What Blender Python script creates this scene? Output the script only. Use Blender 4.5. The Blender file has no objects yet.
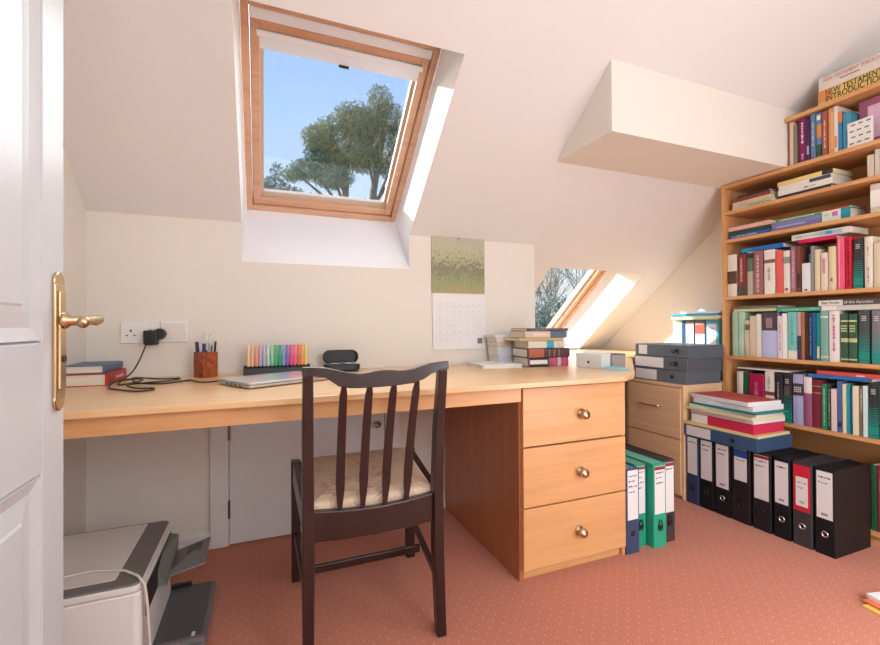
import bpy, bmesh, math, random
from mathutils import Vector, Matrix, Euler
R = math.radians
rnd = random.Random(7)
scene = bpy.context.scene
COL = scene.collection
SL = 0.81                      # roof slope (rise per metre)
TH = math.atan(SL)
def zs(y): return 1.39 + SL * (2.055 - y)

# ---------------------------------------------------------------- materials
def lin(c):
    out = []
    for v in c[:3]:
        v = v / 255.0
        out.append(v / 12.92 if v <= 0.04045 else ((v + 0.055) / 1.055) ** 2.4)
    return (*out, 1.0)
MATS = {}
def mat(col, rough=0.6, metal=0.0, spec=0.5, var=0.0, scale=20.0, coat=0.0, key=None):
    k = (tuple(col), rough, metal, spec, var, scale, coat)
    if k in MATS: return MATS[k]
    m = bpy.data.materials.new('paint_%d' % len(MATS)); m.use_nodes = True
    nt = m.node_tree; b = nt.nodes['Principled BSDF']
    b.inputs['Base Color'].default_value = lin(col)
    b.inputs['Roughness'].default_value = rough
    b.inputs['Metallic'].default_value = metal
    b.inputs['Specular IOR Level'].default_value = spec
    b.inputs['Coat Weight'].default_value = coat
    if var:
        tc = nt.nodes.new('ShaderNodeTexCoord'); n = nt.nodes.new('ShaderNodeTexNoise')
        n.inputs['Scale'].default_value = scale; n.inputs['Detail'].default_value = 4
        nt.links.new(tc.outputs['Object'], n.inputs['Vector'])
        h = nt.nodes.new('ShaderNodeMix'); h.data_type = 'RGBA'
        a = lin(col)
        h.inputs[6].default_value = tuple(x * (1 - var) for x in a[:3]) + (1,)
        h.inputs[7].default_value = tuple(min(1, x * (1 + var)) for x in a[:3]) + (1,)
        nt.links.new(n.outputs['Fac'], h.inputs[0]); nt.links.new(h.outputs[2], b.inputs['Base Color'])
    MATS[k] = m
    return m
def nodes(m):
    m.use_nodes = True
    return m.node_tree, m.node_tree.nodes['Principled BSDF']
def ramp(nt, stops, interp='LINEAR'):
    r = nt.nodes.new('ShaderNodeValToRGB'); e = r.color_ramp.elements; r.color_ramp.interpolation = interp
    e[0].position, e[0].color = stops[0][0], lin(stops[0][1])
    e[1].position, e[1].color = stops[-1][0], lin(stops[-1][1])
    for p, c in stops[1:-1]:
        x = e.new(p); x.color = lin(c)
    return r
def wood(name, c1, c2, stretch=(3, 40, 40), rough=0.4, coat=0.1, contrast=(0.3, 0.7)):
    m = bpy.data.materials.new(name); nt, b = nodes(m)
    tc = nt.nodes.new('ShaderNodeTexCoord'); mp = nt.nodes.new('ShaderNodeMapping')
    mp.inputs['Scale'].default_value = stretch
    n = nt.nodes.new('ShaderNodeTexNoise'); n.inputs['Scale'].default_value = 1.0
    n.inputs['Detail'].default_value = 6; n.inputs['Roughness'].default_value = 0.6; n.inputs['Distortion'].default_value = 0.6
    r = ramp(nt, [(contrast[0], c1), (contrast[1], c2)])
    nt.links.new(tc.outputs['Object'], mp.inputs['Vector']); nt.links.new(mp.outputs['Vector'], n.inputs['Vector'])
    nt.links.new(n.outputs['Fac'], r.inputs['Fac']); nt.links.new(r.outputs['Color'], b.inputs['Base Color'])
    b.inputs['Roughness'].default_value = rough; b.inputs['Coat Weight'].default_value = coat
    b.inputs['Coat Roughness'].default_value = 0.25
    return m
BEECH_X = wood('beech_veneer_along_x', (214, 158, 102), (228, 176, 122), (2.5, 30, 30), 0.38, 0.2)
DESKTOP = wood('glare_lightened_veneer', (226, 182, 130), (236, 196, 146), (2.5, 30, 30), 0.32, 0.3)  # beech lightened, skylight glare on the worktop put into its colour
BEECH_Y = wood('beech_veneer_along_y', (214, 158, 102), (228, 176, 122), (30, 2.5, 30), 0.38, 0.2)
BEECH_Z = wood('beech_veneer_along_z', (204, 142, 90), (218, 162, 110), (26, 26, 2.2), 0.4, 0.1)
CASE_Y = wood('bookcase_veneer_along_y', (206, 146, 90), (222, 166, 112), (34, 2.5, 34), 0.42, 0.1)
CASE_Z = wood('bookcase_veneer_along_z', (204, 144, 90), (220, 164, 110), (34, 34, 2.5), 0.42, 0.1)
OAK = wood('pale_cabinet_veneer', (230, 186, 142), (240, 204, 164), (40, 3, 40), 0.5, 0.0)
PINE_U = wood('pine_window_timber', (204, 154, 120), (222, 178, 146), (4, 40, 40), 0.4, 0.2)
MAHOG = wood('dark_mahogany', (30, 17, 19), (46, 25, 26), (30, 30, 3), 0.32, 0.35)
BURL = wood('burr_wood', (88, 30, 14), (196, 100, 50), (42, 42, 42), 0.35, 0.3)
WALL = mat((230, 223, 214), 0.85, var=0.015, scale=60)
CEIL = mat((228, 225, 223), 0.9, var=0.012, scale=60)
REVEAL = mat((240, 236, 232), 0.75)
WHITE = mat((200, 204, 208), 0.35)
TRIMW = mat((226, 226, 226), 0.4)
BRASS = mat((206, 182, 146), 0.26, 1.0)
CHROME = mat((220, 220, 220), 0.15, 1.0)
ALU = mat((200, 202, 205), 0.35, 0.9)
PAPER = mat((238, 236, 230), 0.8)
PAGES = mat((232, 224, 208), 0.85, var=0.05, scale=200)
BLACK = mat((24, 24, 27), 0.45)
INK = mat((40, 40, 52), 0.7)

def carpet_mat():
    m = bpy.data.materials.new('terracotta_carpet_with_pin_dots'); nt, b = nodes(m)
    tc = nt.nodes.new('ShaderNodeTexCoord')
    def dots(off):
        mp = nt.nodes.new('ShaderNodeMapping'); s = 1 / 0.046
        mp.inputs['Scale'].default_value = (s, s, 0); mp.inputs['Location'].default_value = (off, off, 0)
        nt.links.new(tc.outputs['Object'], mp.inputs['Vector'])
        fr = nt.nodes.new('ShaderNodeVectorMath'); fr.operation = 'FRACTION'
        nt.links.new(mp.outputs['Vector'], fr.inputs[0])
        sb = nt.nodes.new('ShaderNodeVectorMath'); sb.operation = 'SUBTRACT'; sb.inputs[1].default_value = (0.5, 0.5, 0)
        nt.links.new(fr.outputs[0], sb.inputs[0])
        ln = nt.nodes.new('ShaderNodeVectorMath'); ln.operation = 'LENGTH'
        nt.links.new(sb.outputs[0], ln.inputs[0])
        lt = nt.nodes.new('ShaderNodeMapRange'); lt.inputs[1].default_value = 0.05; lt.inputs[2].default_value = 0.1
        lt.inputs[3].default_value = 1; lt.inputs[4].default_value = 0
        nt.links.new(ln.outputs['Value'], lt.inputs[0])
        return lt.outputs[0]
    a, c = dots(0.0), dots(0.5)
    mx = nt.nodes.new('ShaderNodeMath'); mx.operation = 'MAXIMUM'
    nt.links.new(a, mx.inputs[0]); nt.links.new(c, mx.inputs[1])
    n = nt.nodes.new('ShaderNodeTexNoise'); n.inputs['Scale'].default_value = 260; n.inputs['Detail'].default_value = 3
    nt.links.new(tc.outputs['Object'], n.inputs['Vector'])
    r = ramp(nt, [(0.3, CARPET1), (0.7, CARPET2)])
    nt.links.new(n.outputs['Fac'], r.inputs['Fac'])
    mix = nt.nodes.new('ShaderNodeMix'); mix.data_type = 'RGBA'; mix.inputs[7].default_value = lin((232, 176, 140))
    sc = nt.nodes.new('ShaderNodeMath'); sc.operation = 'MULTIPLY'; sc.inputs[1].default_value = 0.45
    nt.links.new(mx.outputs[0], sc.inputs[0]); nt.links.new(sc.outputs[0], mix.inputs[0])
    nt.links.new(r.outputs['Color'], mix.inputs[6]); nt.links.new(mix.outputs[2], b.inputs['Base Color'])
    b.inputs['Roughness'].default_value = 0.95; b.inputs['Specular IOR Level'].default_value = 0.1
    b.inputs['Sheen Weight'].default_value = 0.15
    bp = nt.nodes.new('ShaderNodeBump'); bp.inputs['Strength'].default_value = 0.3; bp.inputs['Distance'].default_value = 0.003
    nt.links.new(n.outputs['Fac'], bp.inputs['Height']); nt.links.new(bp.outputs['Normal'], b.inputs['Normal'])
    return m
CARPET1, CARPET2 = (184, 108, 86), (214, 142, 120)
CARPET = carpet_mat()
def glass_mat():
    m = bpy.data.materials.new('window_glass'); nt, b = nodes(m)
    out = nt.nodes['Material Output']
    tr = nt.nodes.new('ShaderNodeBsdfTransparent'); tr.inputs[0].default_value = (0.96, 0.98, 0.97, 1)
    gl = nt.nodes.new('ShaderNodeBsdfGlossy'); gl.inputs['Roughness'].default_value = 0.02
    mx = nt.nodes.new('ShaderNodeMixShader'); mx.inputs[0].default_value = 0.05
    nt.links.new(tr.outputs[0], mx.inputs[1]); nt.links.new(gl.outputs[0], mx.inputs[2]); nt.links.new(mx.outputs[0], out.inputs['Surface'])
    return m
GLASS = glass_mat()

# ---------------------------------------------------------------- mesh helpers
class MB:
    def __init__(s): s.v = []; s.f = []
    def add(s, vs, fs):
        o = len(s.v); s.v += [tuple(p) for p in vs]; s.f += [tuple(i + o for i in f) for f in fs]; return s
    def box(s, x0, x1, y0, y1, z0, z1):
        return s.add([(x0,y0,z0),(x1,y0,z0),(x1,y1,z0),(x0,y1,z0),(x0,y0,z1),(x1,y0,z1),(x1,y1,z1),(x0,y1,z1)],
                     [(0,3,2,1),(4,5,6,7),(0,1,5,4),(1,2,6,5),(2,3,7,6),(3,0,4,7)])
    def prism(s, poly, a0, a1, axis='z'):
        n = len(poly)
        def P(p, a):
            return {'z': (p[0], p[1], a), 'y': (p[0], a, p[1]), 'x': (a, p[0], p[1])}[axis]
        return s.add([P(p, a0) for p in poly] + [P(p, a1) for p in poly],
                     [tuple(range(n))[::-1], tuple(range(n, 2 * n))] + [(i, (i + 1) % n, n + (i + 1) % n, n + i) for i in range(n)])
    def loft(s, secs, cap=True):
        n = len(secs[0]); vs = [p for q in secs for p in q]; fs = []
        for k in range(len(secs) - 1):
            for i in range(n):
                j = (i + 1) % n; fs.append((k*n+i, k*n+j, (k+1)*n+j, (k+1)*n+i))
        if cap: fs += [tuple(range(n))[::-1], tuple(range((len(secs)-1)*n, len(secs)*n))]
        return s.add(vs, fs)
    def tube(s, pts, r, n=8, closed=False):
        pts = [Vector(p) for p in pts]; secs = []; N = len(pts); prev = None
        for i, p in enumerate(pts):
            if closed: t = pts[(i+1) % N] - pts[i-1]
            else: t = pts[min(i+1, N-1)] - pts[max(i-1, 0)]
            t.normalize()
            if prev is None:
                u = t.orthogonal().normalized()
            else:
                u = prev - t * prev.dot(t)
                u = u.normalized() if u.length > 1e-6 else t.orthogonal().normalized()
            prev = u; w = t.cross(u); rr = r[i] if isinstance(r, (list, tuple)) else r
            secs.append([p + (u*math.cos(2*math.pi*k/n) + w*math.sin(2*math.pi*k/n)) * rr for k in range(n)])
        if closed: secs.append(secs[0]); return s.loft(secs, False)
        return s.loft(secs)
    def lathe(s, prof, c=(0,0,0), axis='z', n=20):
        secs = []
        for r, h in prof:
            q = []
            for k in range(n):
                a = 2*math.pi*k/n; x, y = r*math.cos(a), r*math.sin(a)
                q.append({'z': (c[0]+x, c[1]+y, c[2]+h), 'y': (c[0]+x, c[1]+h, c[2]+y), 'x': (c[0]+h, c[1]+x, c[2]+y)}[axis])
            secs.append(q)
        return s.loft(secs)
    def build(s, name, m, parent=None, bevel=0.0, smooth=False, seg=2):
        me = bpy.data.meshes.new(name); me.from_pydata(s.v, [], s.f); me.update()
        bm = bmesh.new(); bm.from_mesh(me); bmesh.ops.recalc_face_normals(bm, faces=bm.faces); bm.to_mesh(me); bm.free()
        me.materials.append(m)
        o = bpy.data.objects.new(name, me); COL.objects.link(o)
        if parent: o.parent = parent
        if bevel:
            b = o.modifiers.new('soft_edge', 'BEVEL'); b.width = bevel; b.segments = seg; b.limit_method = 'ANGLE'; b.angle_limit = R(35)
        if smooth:
            for p in me.polygons: p.use_smooth = True
        return o
def BX(*a): return MB().box(*a)
def thing(name, label, cat, loc=(0,0,0), rot=(0,0,0), group=None):
    o = bpy.data.objects.new(name, None); COL.objects.link(o); o.empty_display_size = 0.05
    o.location = loc
    if isinstance(rot, Matrix): o.rotation_euler = rot.to_euler()
    else: o.rotation_euler = rot
    o['label'] = label; o['category'] = cat
    if group: o['group'] = group
    return o
def tag(o, label, cat, group=None):
    o['label'] = label; o['category'] = cat
    if group: o['group'] = group
    return o
def struct(o, label, cat):
    o['kind'] = 'structure'; o['label'] = label; o['category'] = cat; return o
def text(name, s, size, m, parent, mtx, wx=1.0, depth=0.0003):
    cu = bpy.data.curves.new(name, 'FONT'); cu.body = s; cu.size = size; cu.extrude = depth; cu.align_x = 'LEFT'; cu.align_y = 'CENTER'
    t = bpy.data.objects.new(name, cu); COL.objects.link(t)
    bpy.context.view_layer.update()
    me = bpy.data.meshes.new_from_object(t.evaluated_get(bpy.context.evaluated_depsgraph_get()))
    bpy.data.objects.remove(t); me.materials.clear(); me.materials.append(m)
    me.transform(mtx @ Matrix.Diagonal((wx, 1, 1, 1)))
    o = bpy.data.objects.new(name, me); COL.objects.link(o); o.parent = parent
    return o
def cols(X, Y, Z): return Matrix((( X[0],Y[0],Z[0]),(X[1],Y[1],Z[1]),(X[2],Y[2],Z[2])))
M_SHELF = cols((0,-1,0),(1,0,0),(0,0,1))      # upright, spine towards -X
M_FLATX = cols((0,0,1),(1,0,0),(0,1,0))       # lying, spine towards -X
M_FLATY = cols((0,0,1),(0,1,0),(-1,0,0))      # lying, spine towards -Y
SKY, SUN, FILL, EXPO, DAY = 0.98, 7.0, 45.0, 0.34, 11.0
# ---------------------------------------------------------------- room shell
XL, XR, YW, YE, YR = -0.63, 2.62, 2.07, 2.87, -1.8
ZC = 2.446; YC = 2.055 - (ZC - 1.39) / SL
A = dict(x0=-0.084, x1=0.676, y0=2.07, y1=1.42)      # skylight opening above the desk
B = dict(x0=1.615, x1=2.375, y0=2.86, y1=2.20)        # skylight opening in the alcove
struct(BX(XL-.1, XR+.1, YR-.1, YE+.1, -.05, 0).build('floor', CARPET), 'terracotta carpet with pale pin dots', 'floor')
c = MB()
def sl(x0, x1, ya, yb):  # a piece of the sloping ceiling, ya lower edge, yb upper edge
    c.add([(x0,ya,zs(ya)),(x1,ya,zs(ya)),(x1,yb,zs(yb)),(x0,yb,zs(yb))], [(0,1,2,3)])
ys = sorted({YE+.03, 2.07, A['y1'], B['y0'], B['y1'], YC}, reverse=True)
xs = [XL-.02, A['x0'], A['x1'], 1.412, B['x0'], B['x1'], XR+.02]
for i in range(len(xs)-1):
    for j in range(len(ys)-1):
        xm, ym = (xs[i]+xs[i+1])/2, (ys[j]+ys[j+1])/2
        if xm < 1.412 and ym > 2.07: continue
        if A['x0'] < xm < A['x1'] and A['y1'] < ym < 2.08: continue
        if B['x0'] < xm < B['x1'] and B['y1'] < ym < B['y0']: continue
        sl(xs[i], xs[i+1], ys[j], ys[j+1])
c.add([(XL-.02,YC,ZC),(XR+.02,YC,ZC),(XR+.02,YR-.02,ZC),(XL-.02,YR-.02,ZC)], [(0,1,2,3)])
struct(c.build('ceiling', CEIL), 'off-white sloping attic ceiling', 'ceiling')
# boxed-in beam hanging from the slope, beside the bookcase
bm_ = MB(); zb = 1.69; y0, y1 = 1.335, 1.655
prof = [(y0, zb), (2.055-(zb-1.39)/SL, zb), (y0, zs(y0))]
bm_.prism(prof, 1.274, XR, 'x')
struct(bm_.build('trim_1', WALL), 'boxed-in beam jutting from the sloping ceiling above the bookcase', 'beam')
# knee wall behind the desk, notched by the skylight
zt, zn = zs(YW), 1.209
kw = MB()
kw.box(XL-.05, A['x0'], YW, YW+.06, 0, zt); kw.box(A['x0'], A['x1'], YW, YW+.06, 0, zn-.0); kw.box(A['x1'], 1.412, YW, YW+.06, 0, zt)
kw.prism([(YW+.06, 0), (YE, 0), (YE, zs(YE)), (YW+.06, zs(YW+.06))], 1.35, 1.412, 'x')
struct(kw.build('wall_back', WALL), 'cream knee wall behind the desk', 'wall')
struct(BX(1.35, XR+.05, YE, YE+.06, 0, zs(YE)+.01).build('wall_eaves', WALL), 'low wall at the eaves behind the alcove', 'wall')
struct(BX(XL-.06, XL, YR, YE, 0, ZC).build('wall_left', WALL), 'cream wall on the left of the desk', 'wall')
struct(BX(XR, XR+.06, YR, YE+.05, 0, ZC).build('wall_right', WALL), 'cream wall behind the bookcase', 'wall')
struct(BX(XL-.05, XR+.05, YR-.06, YR, 0, ZC).build('wall_rear', WALL), 'cream wall opposite the desk', 'wall')
bb = MB()
def base_prof(x0, x1): bb.prism([(YW, 0), (YW, .075), (YW-.006, .075), (YW-.009, .062), (YW-.014, .055), (YW-.014, 0)], x0, x1, 'x')
base_prof(XL, -.207); base_prof(.62, .856)
struct(bb.build('baseboard_back', TRIMW), 'white moulded skirting board below the desk', 'skirting board')

# ---------------------------------------------------------------- skylights
DEP = 0.306           # plane of the frame, measured straight up from the ceiling plane
def W(x, v, n, yb, zb0):   # window axes: v up the roof, n outwards
    return (x, yb - v*math.cos(TH) + n*math.sin(TH), zb0 + v*math.sin(TH) + n*math.cos(TH))
def wbox(m, o, x0, x1, v0, v1, n0, n1):
    P = [W(x, v, n, *o) for n in (n0, n1) for v in (v0, v1) for x in (x0, x1)]
    m.add(P, [(0,1,3,2),(4,6,7,5),(0,4,5,1),(1,5,7,3),(3,7,6,2),(2,6,4,0)]); return m
def skylight(n, fx0, fx1, fyb, L, op, label):
    o = (fyb, zs(fyb) + DEP)
    w = thing('window_%d' % n, label, 'skylight'); w['kind'] = 'structure'
    f = MB(); s = .028
    wbox(f, o, fx0, fx0+s, 0, L, 0, .11); wbox(f, o, fx1-s, fx1, 0, L, 0, .11)
    wbox(f, o, fx0+s, fx1-s, 0, s, 0, .11); wbox(f, o, fx0+s, fx1-s, L-.02, L, 0, .11)
    f.build('window_frame', PINE_U, w, .003)
    g = MB(); a0, a1 = fx0+s+.003, fx1-s-.003; b0, b1 = s+.003, L-.062; t = .033
    wbox(g, o, a0, a0+t, b0, b1, .014, .1); wbox(g, o, a1-t, a1, b0, b1, .014, .1)
    wbox(g, o, a0+t, a1-t, b0, b0+t, .014, .1); wbox(g, o, a0+t, a1-t, b1-.028, b1, .014, .1)
    g.build('sash', PINE_U, w, .003)
    vb = MB(); wbox(vb, o, fx0+s+.002, fx1-s-.002, L-.06, L-.022, .006, .05); vb.build('ventilation_flap', mat((240, 242, 246), .4), w, .004)
    gl = MB(); wbox(gl, o, a0+t-.004, a1-t+.004, b0+t-.004, b1-.024, .06, .066); gl.build('glass_pane', GLASS, w)
    bd = MB(); wbox(bd, o, a0+t, a0+t+.014, b0+t, b1-.028, .045, .06); wbox(bd, o, a1-t-.014, a1-t, b0+t, b1-.028, .045, .06)
    wbox(bd, o, a0+t, a1-t, b0+t, b0+t+.026, .04, .06); bd.build('glazing_bead', mat((206, 190, 172), .4), w)
    bl = MB(); wbox(bl, o, a0+t-.012, a1-t+.012, b1-.052, b1-.03, .006, .045); q = bl.build('roller_blind_cassette', mat((240, 242, 246), .4), w, .004)
    bl2 = MB(); wbox(bl2, o, a0+t-.004, a1-t+.004, b1-.095, b1-.05, .016, .04); bl2.build('blind_fabric', mat((232, 238, 246), .6), q, .002)
    hd = MB(); xm = (a0+a1)/2; wbox(hd, o, xm-.02, xm+.02, b1-.1, b1-.092, .008, .018); hd.build('blind_pull', BLACK, q)
    # plastered reveal
    op_pts = [(op['x0'], *op['lo']), (op['x1'], *op['lo']), (op['x1'], op['y1'], zs(op['y1'])), (op['x0'], op['y1'], zs(op['y1']))]
    fr = [W(fx0, 0, 0, *o), W(fx1, 0, 0, *o), W(fx1, L, 0, *o), W(fx0, L, 0, *o)]
    r = MB()
    r.add([op_pts[0], op_pts[1], fr[1], fr[0]], [(0,1,2,3)]); r.add([op_pts[2], op_pts[3], fr[3], fr[2]], [(0,1,2,3)])
    if op.get('mid'):
        ym, zm = op['mid']
        for k, i, j in ((0, 0, 3), (1, 1, 2)):
            x = op_pts[k][0]
            r.add([op_pts[i], (x, ym, zm), op_pts[j], fr[j], fr[i]], [(0,1,2,3,4)])
    else:
        r.add([op_pts[0], op_pts[3], fr[3], fr[0]], [(0,1,2,3)]); r.add([op_pts[1], op_pts[2], fr[2], fr[1]], [(0,1,2,3)])
    rv = r.build('trim_%d' % (n+1), REVEAL)
    struct(rv, 'white plastered reveal around the ' + ('large skylight above the desk' if n == 1 else 'small-looking skylight in the alcove'), 'window reveal')
A['lo'] = (YW, zn); A['mid'] = (YW, zt)
B['lo'] = (B['y0'], zs(B['y0']))
skylight(1, -.072, .672, 2.307, .885, A, 'pine framed skylight in the slope above the desk, showing blue sky and a pine tree')
skylight(2, 1.625, 2.355, 3.2, 1.05, B, 'pine framed skylight low in the alcove slope, half hidden behind the wall corner')

# ---------------------------------------------------------------- doors
d1 = thing('door_1', 'white panelled door standing open at the left edge', 'door', (-.33, .978, 0)); d1['kind'] = 'structure'
DW = .76   # local: x out of the face (0), y from latch edge (0) to hinge (-DW)
s = MB().box(-.038, -.008, -DW, 0, .006, 2.0)
vst = [(0, .083), (.335, .425), (DW-.09, DW)]
for a, b in vst: s.box(-.009, 0, -b, -a, .006, 2.0)
rails = [(.006, .2), (.695, .905), (1.5, 1.58), (1.9, 2.0)]
for a, b in ((.083, .335), (.425, DW-.09)):
    for z0, z1 in rails: s.box(-.009, 0, -b, -a, z0, z1)
s.build('door_leaf', WHITE, d1, .0025)
for a, b in ((.083, .335), (.425, DW-.09)):
    for (z0, z1) in ((.2, .695), (.905, 1.5), (1.58, 1.9)):
        p = MB(); q = .012; r_ = .05
        def ring(i, x): return [(x, -b+i, z0+i), (x, -a-i, z0+i), (x, -a-i, z1-i), (x, -b+i, z1-i)]
        p.loft([ring(.001, -.008), ring(.004, -.001), ring(q, -.004), ring(q+.012, -.0075), ring(r_+.006, -.0035), ring(r_+.01, -.0015)])
        p.build('door_panel', WHITE, d1)
h = MB().box(0, .006, -.049, -.011, .807, 1.004)
h.lathe([(0,0),(.0199,0),(.0199,.0054),(0,.0054)], (0, -.03, 1.006), 'x'); h.lathe([(0,0),(.0199,0),(.0199,.0054),(0,.0054)], (0, -.03, .805), 'x')
pl = h.build('handle_plate', BRASS, d1, .002)
hr = MB().box(.006, .010, -.042, -.018, .822, .992); hr.build('raised_panel', BRASS, pl, .003)
lv = MB().lathe([(0,.008),(.014,.008),(.014,.014),(.009,.02),(.0075,.05),(.009,.058),(0,.06)], (0, -.03, .941), 'x')
lv.tube([(.05, -.03, .941), (.061, -.035, .942), (.066, -.05, .943), (.066, -.08, .942), (.063, -.11, .940), (.065, -.122, .936)], [.0075, .008, .0075, .0068, .0072, .0085], 10)
lv.build('lever_handle', BRASS, d1, smooth=True)
kh = MB().lathe([(0,.006),(.006,.006),(.006,.0125),(0,.0125)], (0, -.03, .875), 'x'); kh.build('keyhole', mat((60,40,24),.5), pl)

d2 = thing('door_2', 'low white eaves door under the desk', 'door', (-.133, YW, 0)); d2['kind'] = 'structure'
f = MB()
f.box(-.074, -.002, -.018, 0, 0, .72); f.box(.676, .75, -.018, 0, 0, .72); f.box(-.074, .75, -.018, 0, .69, .72)
f.build('door_frame', TRIMW, d2, .003)
BX(.0, .673, -.016, 0, .008, .688).build('door_leaf', mat((222, 224, 226), .4), d2, .002)
k = MB().lathe([(0,-.016),(.014,-.017),(.014,-.02),(.007,-.022),(.007,-.03),(.015,-.036),(.0175,-.043),(.014,-.05),(0,-.053)], (.634, 0, .462), 'y')
k.build('door_knob', mat((196,190,184), .15, 1.0), d2, smooth=True)
for z in (.155, .485):
    MB().lathe([(0,0),(.005,0),(.005,.075),(0,.075)], (-.001, -.02, z-.037), 'z', 10).build('hinge', mat((130,126,120), .3, 1.0), d2)
# ---------------------------------------------------------------- desk worktop
ZD = .727
desk = thing('desktop', 'long beech worktop running under the skylight, diagonal right corner', 'desk', (0, 0, 0))
poly = [(XL+.005, 1.297), (1.288, 1.297), (1.302, 1.299), (1.40, 1.357), (1.46, 1.41), (2.036, 1.985), (2.036, 2.05), (2.612, 2.05), (2.612, 2.842), (1.414, 2.842), (1.414, YW-.002), (XL+.005, YW-.002)]
MB().prism(poly, ZD-.018, ZD).build('worktop', DESKTOP, desk, .002)
BX(XL+.005, .852, 1.338, 1.356, .655, ZD-.018).build('front_rail', BEECH_X, desk, .001)
ped = thing('drawer_pedestal', 'beech three-drawer pedestal holding up the right of the desk', 'drawer unit', (0, 0, 0))
BX(.856, .874, 1.362, YW-.02, 0, ZD-.019).build('side_panel', wood('shaded_side_veneer', (172, 104, 66), (190, 122, 80), (26, 26, 2.2), .4, .1), ped, .001)  # under-desk shade put into this panel's darker beech colour
BX(1.336, 1.352, 1.362, YW-.02, 0, ZD-.019).build('side_panel', BEECH_Z, ped, .001)
BX(.874, 1.336, YW-.04, YW-.022, .02, ZD-.02).build('back_panel', BEECH_X, ped)
BX(.874, 1.336, 1.376, 1.392, 0, .05).build('plinth', BEECH_X, ped)
for z0, z1, kx, kz in ((.044, .264, 1.108, .15), (.27, .483, 1.116, .372), (.489, .70, 1.122, .591)):
    d = BX(.864, 1.339, 1.344, 1.361, z0, z1).build('drawer', BEECH_X, ped, .0015)
    MB().lathe([(0,1.344),(.019,1.344),(.019,1.341),(.008,1.339),(.0075,1.331),(.016,1.325),(.0185,1.318),(.015,1.311),(0,1.308)], (kx, 0, kz), 'y').build('drawer_knob', mat((206,184,156), .22, 1.0), d, smooth=True)
# ---------------------------------------------------------------- filing cabinet
cab = thing('filing_cabinet', 'pale wood two-drawer filing cabinet beside the bookcase', 'cabinet', (0, 0, 0))
BX(2.052, 2.61, 1.657, 1.672, 0, .59).build('side_panel', OAK, cab, .001); BX(2.052, 2.61, 2.026, 2.041, 0, .59).build('side_panel', OAK, cab, .001)
BX(2.046, 2.61, 1.655, 2.043, .59, .606).build('top_panel', OAK, cab, .001)
BX(2.07, 2.6, 1.672, 2.026, .0, .05).build('plinth', OAK, cab)
for z0, z1 in ((.02, .312), (.317, .586)):
    d = BX(2.046, 2.066, 1.674, 2.024, z0, z1).build('drawer', OAK, cab, .0012)
    zz = .475 if z0 > .1 else .18
    MB().tube([(2.047, 1.93, zz), (2.034, 1.925, zz), (2.026, 1.90, zz-.001), (2.022, 1.865, zz-.003), (2.026, 1.83, zz-.001), (2.034, 1.805, zz), (2.047, 1.80, zz)], .0055, 8).build('bow_handle', CHROME, d, smooth=True)
# ---------------------------------------------------------------- bookcase
XF = 2.345; XB = 2.612; BE = .5
bc = thing('bookcase', 'tall orange-toned wooden bookcase with stepped top along the right wall', 'bookcase', (0, 0, 0))
BX(XF, XB, 1.632, 1.65, 0, 1.667).build('side_panel', CASE_Z, bc, .001)
BX(XF, XB, BE, BE+.018, 0, 1.902).build('side_panel', CASE_Z, bc, .001)
BX(XF+.03, XB, 1.318, 1.33, 1.686, 1.902).build('side_panel', CASE_Z, bc, .001)
BX(XB, XR-.001, BE, 1.65, .06, 1.667).build('back_panel', CASE_Y, bc)
BX(XB, XR-.001, BE, 1.33, 1.667, 1.902).build('back_panel', CASE_Y, bc)
BX(XF, XB, BE, 1.65, 1.667, 1.686).build('shelf', CASE_Y, bc, .001)
BX(XF, XB, BE, 1.332, 1.902, 1.92).build('top_board', CASE_Y, bc, .001)
SZ = {3: 1.540, 4: 1.387, 5: 1.077, 6: .757, 7: .447, 8: .062}
for k_, z in SZ.items(): BX(XF+.001, XB, BE+.018, 1.632, z-.018, z).build('shelf', CASE_Y, bc, .001)
BX(XF+.02, XF+.036, BE+.018, 1.632, 0, .044).build('plinth', CASE_Y, bc)

# ---------------------------------------------------------------- chair
ch = thing('dining_chair', 'dark mahogany slat-back chair with pale floral seat pulled up to the desk', 'chair', (.3, 1.24, 0))
def P(x, y, z): return (x-.3, y-1.24, z)
def bar(name, pts, sx, sy, par=ch, m=MAHOG, bev=.003):   # upright bar: rectangular section in plan at each point
    secs = []
    for i, (x, y, z) in enumerate(pts):
        a = (sx[i] if isinstance(sx, (list, tuple)) else sx)/2; b = (sy[i] if isinstance(sy, (list, tuple)) else sy)/2
        secs.append([P(x-a, y-b, z), P(x+a, y-b, z), P(x+a, y+b, z), P(x-a, y+b, z)])
    return MB().loft(secs).build(name, m, par, bev)
def rail(name, pts, sy, sz, par=ch, m=MAHOG, bev=.003):  # lying bar along x: section in y/z
    secs = []
    for i, (x, y, z) in enumerate(pts):
        a = sy/2; b = (sz[i] if isinstance(sz, (list, tuple)) else sz)/2
        secs.append([P(x, y-a, z-b), P(x, y+a, z-b), P(x, y+a, z+b), P(x, y-a, z+b)])
    return MB().loft(secs).build(name, m, par, bev)
for x0, x1, x2 in ((.110, .112, .109), (.494, .490, .490)):
    bar('rear_leg', [(x0, 1.228, 0), (x1, 1.24, .25), (x1, 1.243, .43), ((x1+x2)/2, 1.228, .62), (x2, 1.197, .80)], [.028,.031,.031,.029,.027], [.032,.036,.038,.032,.026])
bar('front_leg', [(.111, 1.69, 0), (.11, 1.69, .437)], .032, .036); bar('front_leg', [(.548, 1.69, 0), (.55, 1.69, .437)], .032, .036)
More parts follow.
